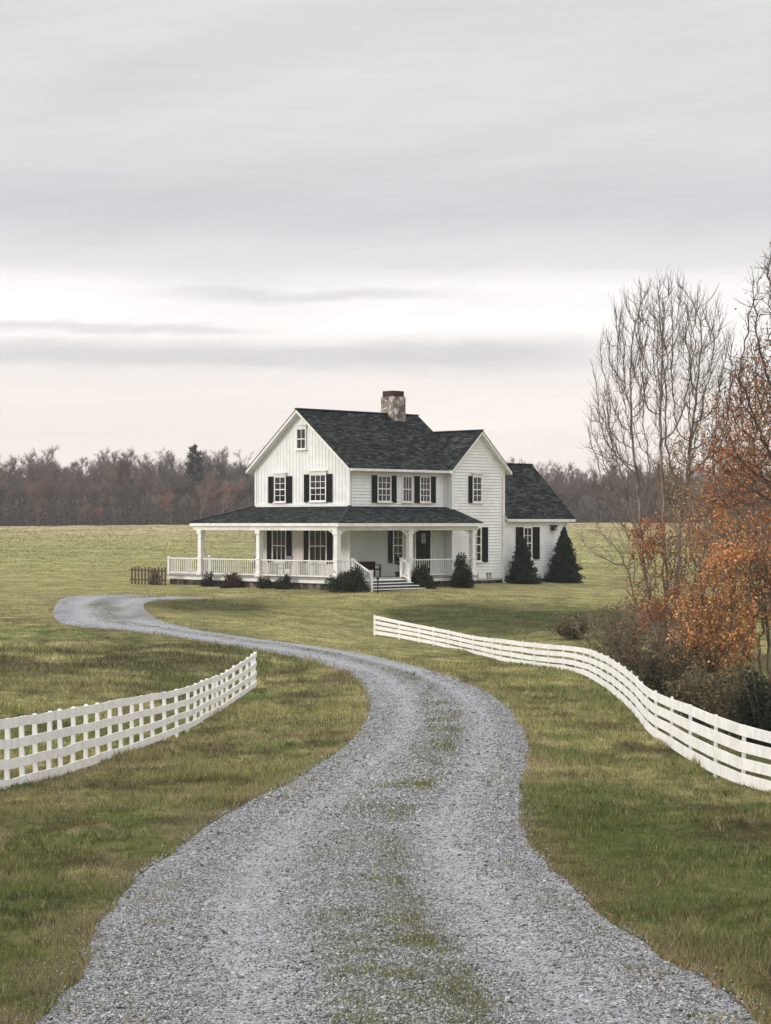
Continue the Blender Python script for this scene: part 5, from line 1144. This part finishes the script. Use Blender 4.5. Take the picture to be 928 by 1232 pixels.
# ------------------------------------------------------------------ far wood
def proto_tree(seed, H_, dens=1.0):
    rg = random.Random(seed); sg = fork_tree(rg, (0, 0, 0), H_, .17, depth=5, ratio=.78, ang=(.22, .5), up=.16, wob=.08, side=1, twig_r=.03)
    V, Fq = tubes_np(sg, lambda l: 3); tri = [V[Fq].reshape(-1, 4, 3)]
    rn = np.random.default_rng(seed); T = []
    for pts, rd, lv in sg:
        if lv < 1: continue
        P = np.array(pts); k = int((15 if lv > 4 else 8) * dens); x = rn.uniform(.15, 1, k) * (len(P) - 1); i = np.minimum(x.astype(int), len(P) - 2); b = P[i] + (P[i + 1] - P[i]) * (x - i)[:, None]
        d = P[i + 1] - P[i]; d /= np.linalg.norm(d, axis=1)[:, None]; d = d + rn.normal(0, .5, (k, 3)) + [0, 0, .35]; d /= np.linalg.norm(d, axis=1)[:, None]; l = rn.uniform(.5, 1.5, k)[:, None]
        sd_ = np.cross(d, rn.normal(0, 1, (k, 3))); sd_ /= np.linalg.norm(sd_, axis=1)[:, None]; w_ = .017
        T.append(np.stack([b - sd_ * w_, b + sd_ * w_, b + d * l], 1))
    return V, Fq, np.concatenate(T)
protos = [proto_tree(300 + i, h) for i, h in enumerate((13.5, 15, 12, 14, 10.5, 16))]
def wood_arrays(spots, rn):
    VV = []; FF = []; TT = []; off = 0; Vt = []; Tc = []; 
    for (x, y, z, sc, pi, col) in spots:
        V, Fq, T = protos[pi]; a = rn.uniform(0, 6.28); ca, sa_ = math.cos(a), math.sin(a); Rm = np.array([[ca, sa_, 0], [-sa_, ca, 0], [0, 0, 1]]) * sc; w_ = V @ Rm + [x, y, z]
        VV.append(w_); FF.append(Fq + off); off += len(V); TT.append(np.tile(np.array(col) * .75, (len(V), 1)) * (1 + .25 * np.sin(w_[:, 2:3] * 3)))
        t_ = T.reshape(-1, 3) @ Rm + [x, y, z]; Vt.append(t_); Tc.append(np.repeat(np.array(col)[None] * rn.uniform(.7, 1.4, (len(T), 1)), 3, 0))
    return np.concatenate(VV), np.concatenate(FF), np.concatenate(TT), np.concatenate(Vt), np.concatenate(Tc)
rn = np.random.default_rng(44); spots = []
for row in range(10):
    yy = 338 + row * 9
    for x in np.arange(-110, 112, 3.0 + .15 * row):
        X_ = x + rn.uniform(-1.6, 1.6); Y_ = yy + rn.uniform(-4, 4); c0 = [(.155, .128, .120), (.135, .118, .112), (.18, .138, .125), (.125, .115, .110), (.19, .140, .128)][rn.integers(0, 5)]
        hs_ = (.80 if X_ < 15 else .66) * (1 - .012 * row)
        spots.append((X_, Y_, 0, hs_ * rn.uniform(.88, 1.06), rn.integers(0, 6), c0))
zz = tz([s_[0] for s_ in spots], [s_[1] for s_ in spots]); spots = [(s_[0], s_[1], z - .3, s_[3], s_[4], s_[5]) for s_, z in zip(spots, zz)]
V, Fq, T, Vt, Tc = wood_arrays(spots, rn)
# two objects' worth of arrays in one mesh: limbs as quads, twigs as degenerate-free triangles
nv = len(V); Fall = Fq; TF = np.arange(len(Vt)).reshape(-1, 3) + nv
me = bpy.data.meshes.new('far_wood'); VA = np.concatenate([V, Vt]).astype(np.float32); me.vertices.add(len(VA)); me.vertices.foreach_set('co', VA.ravel())
li = np.concatenate([Fq.ravel(), TF.ravel()]).astype(np.int32); me.loops.add(len(li)); me.loops.foreach_set('vertex_index', li)
lt = np.concatenate([np.full(len(Fq), 4), np.full(len(TF), 3)]).astype(np.int32); ls = np.concatenate([[0], np.cumsum(lt)[:-1]]).astype(np.int32)
me.polygons.add(len(lt)); me.polygons.foreach_set('loop_start', ls); me.polygons.foreach_set('loop_total', lt)
a = me.color_attributes.new('tint', 'FLOAT_COLOR', 'POINT'); cA = np.ones((len(VA), 4), np.float32); cA[:, :3] = np.concatenate([T, Tc]); a.data.foreach_set('color', cA.ravel()); me.update(calc_edges=True)
FTW = mat('far bark and twigs', (.1, .08, .06), 1.0, 0.0, tint_f()); me.materials.append(FTW)
fo = bpy.data.objects.new('far_wood', me); COL.objects.link(fo); tag(fo, 'leafless grey brown wood behind the pasture', kind='stuff')
# undergrowth along the wood's edge
n = 60000; X = rn.uniform(-115, 115, n); Y = 336 + rn.exponential(9, n); Z = tz(X, Y) + rn.uniform(0, 1, n) ** 1.6 * (2.2 + 2.5 * fbm(X * .12, Y * .1, 2, 9))
tag(leafcloud('undergrowth', None, np.stack([X, Y, Z], 1), np.array([.075, .062, .054]) * rn.uniform(.4, 1.5, (n, 1)), .17, rn, LEAF), 'dark brushy undergrowth at the foot of the far wood', kind='stuff')
# single trees that stand out against it
def far_tree(px, Y, sc, pi, col, label, name='bare_tree', grp='reddish and tall trees standing out from the far wood'):
    x = (px - 464) / F * Y; z = gz(x, Y) - .2; V, Fq, T = protos[pi]; t = tag(empty(name, (x, Y, z)), label, 'tree', grp)
    npmesh('trunk', V * sc, Fq, FTW, t, tint=np.tile(np.array(col) * .9, (len(V), 1))); Tm = T.copy()
    Tm = np.concatenate([Tm, Tm + rn.normal(0, .25, (len(Tm), 1, 3))])
    npmesh('crown', Tm.reshape(-1, 3) * sc, np.arange(len(Tm) * 3).reshape(-1, 3), FTW, t, tint=np.repeat(np.array(col)[None] * rn.uniform(.7, 1.4, (len(Tm), 1)), 3, 0))
pk = (.25, .165, .14)
far_tree(262, 330, .62, 3, pk, 'pinkish bare tree at the wood edge, nearest the house'); far_tree(243, 331, .58, 1, (.23, .16, .135), 'pinkish bare tree at the wood edge, left of the one nearest the house')
far_tree(282, 333, .56, 0, (.24, .15, .13), 'pale pink twigged tree half hidden behind the porch roof'); far_tree(206, 332, .56, 4, (.24, .14, .115), 'small reddish tree alone at the wood edge')
far_tree(122, 331, .34, 4, (.21, .13, .11), 'low reddish tree at the foot of the wood, left centre'); far_tree(92, 331, .30, 3, (.20, .125, .105), 'lowest reddish tree at the foot of the wood, further left')
far_tree(45, 333, .72, 2, (.21, .14, .125), 'mauve twigged tree near the left end of the wood')
far_tree(153, 345, .84, 5, (.10, .085, .075), 'tall dark bare tree rising above the wood left of the pine'); far_tree(248, 350, .84, 1, (.10, .085, .075), 'tall spindly bare tree rising above the wood right of the pine')
far_tree(40, 350, .86, 1, (.09, .08, .072), 'tall bare tree rising above the left end of the wood')
# the pine
Yp = 340; x = (235 - 464) / F * Yp; zb = gz(x, Yp); t = tag(empty('pine_tree', (x, Yp, zb)), 'dark green pine rising above the bare wood left of the house', 'tree')
hp = 13.6; m = MB(); m.tube([(0, 0, 0), (.1, 0, hp * .5), (0, 0, hp)], [.22, .16, .03], 6); m.build('trunk', WOODG, t); PP = []
for i in range(34):
    h = hp * (.55 + .44 * (i / 34)); a = rn.uniform(0, 6.28); l = (2.3 * (1 - (i / 34)) ** .7 + .3) * rn.uniform(.5, 1.15); s_ = rn.uniform(.25, 1, 46)[:, None]
    PP.append(np.array([[math.cos(a) * l, math.sin(a) * l, l * .12]]) * s_ + [0, 0, h] + rn.normal(0, .16, (46, 3)))
PP = np.concatenate(PP); leafcloud('crown', t, PP, np.array([.036, .052, .040]) * rn.uniform(.5, 1.6, (len(PP), 1)), .22, rn)

# ------------------------------------------------------------------ air
HAZE = True
if HAZE:
    m = MB(); m.box(-420, 420, -60, 700, -12, 34)
    hm = bpy.data.materials.new('haze'); hm.use_nodes = True; ht = hm.node_tree; ht.nodes.clear(); o_ = ht.nodes.new('ShaderNodeOutputMaterial'); pv = ht.nodes.new('ShaderNodeVolumePrincipled')
    pv.inputs['Color'].default_value = (.93, .92, .92, 1); pv.inputs['Density'].default_value = 0.0003; ht.links.new(pv.outputs[0], o_.inputs['Volume'])
    tag(m.build('haze', hm), 'thin pale haze over the fields', kind='stuff')
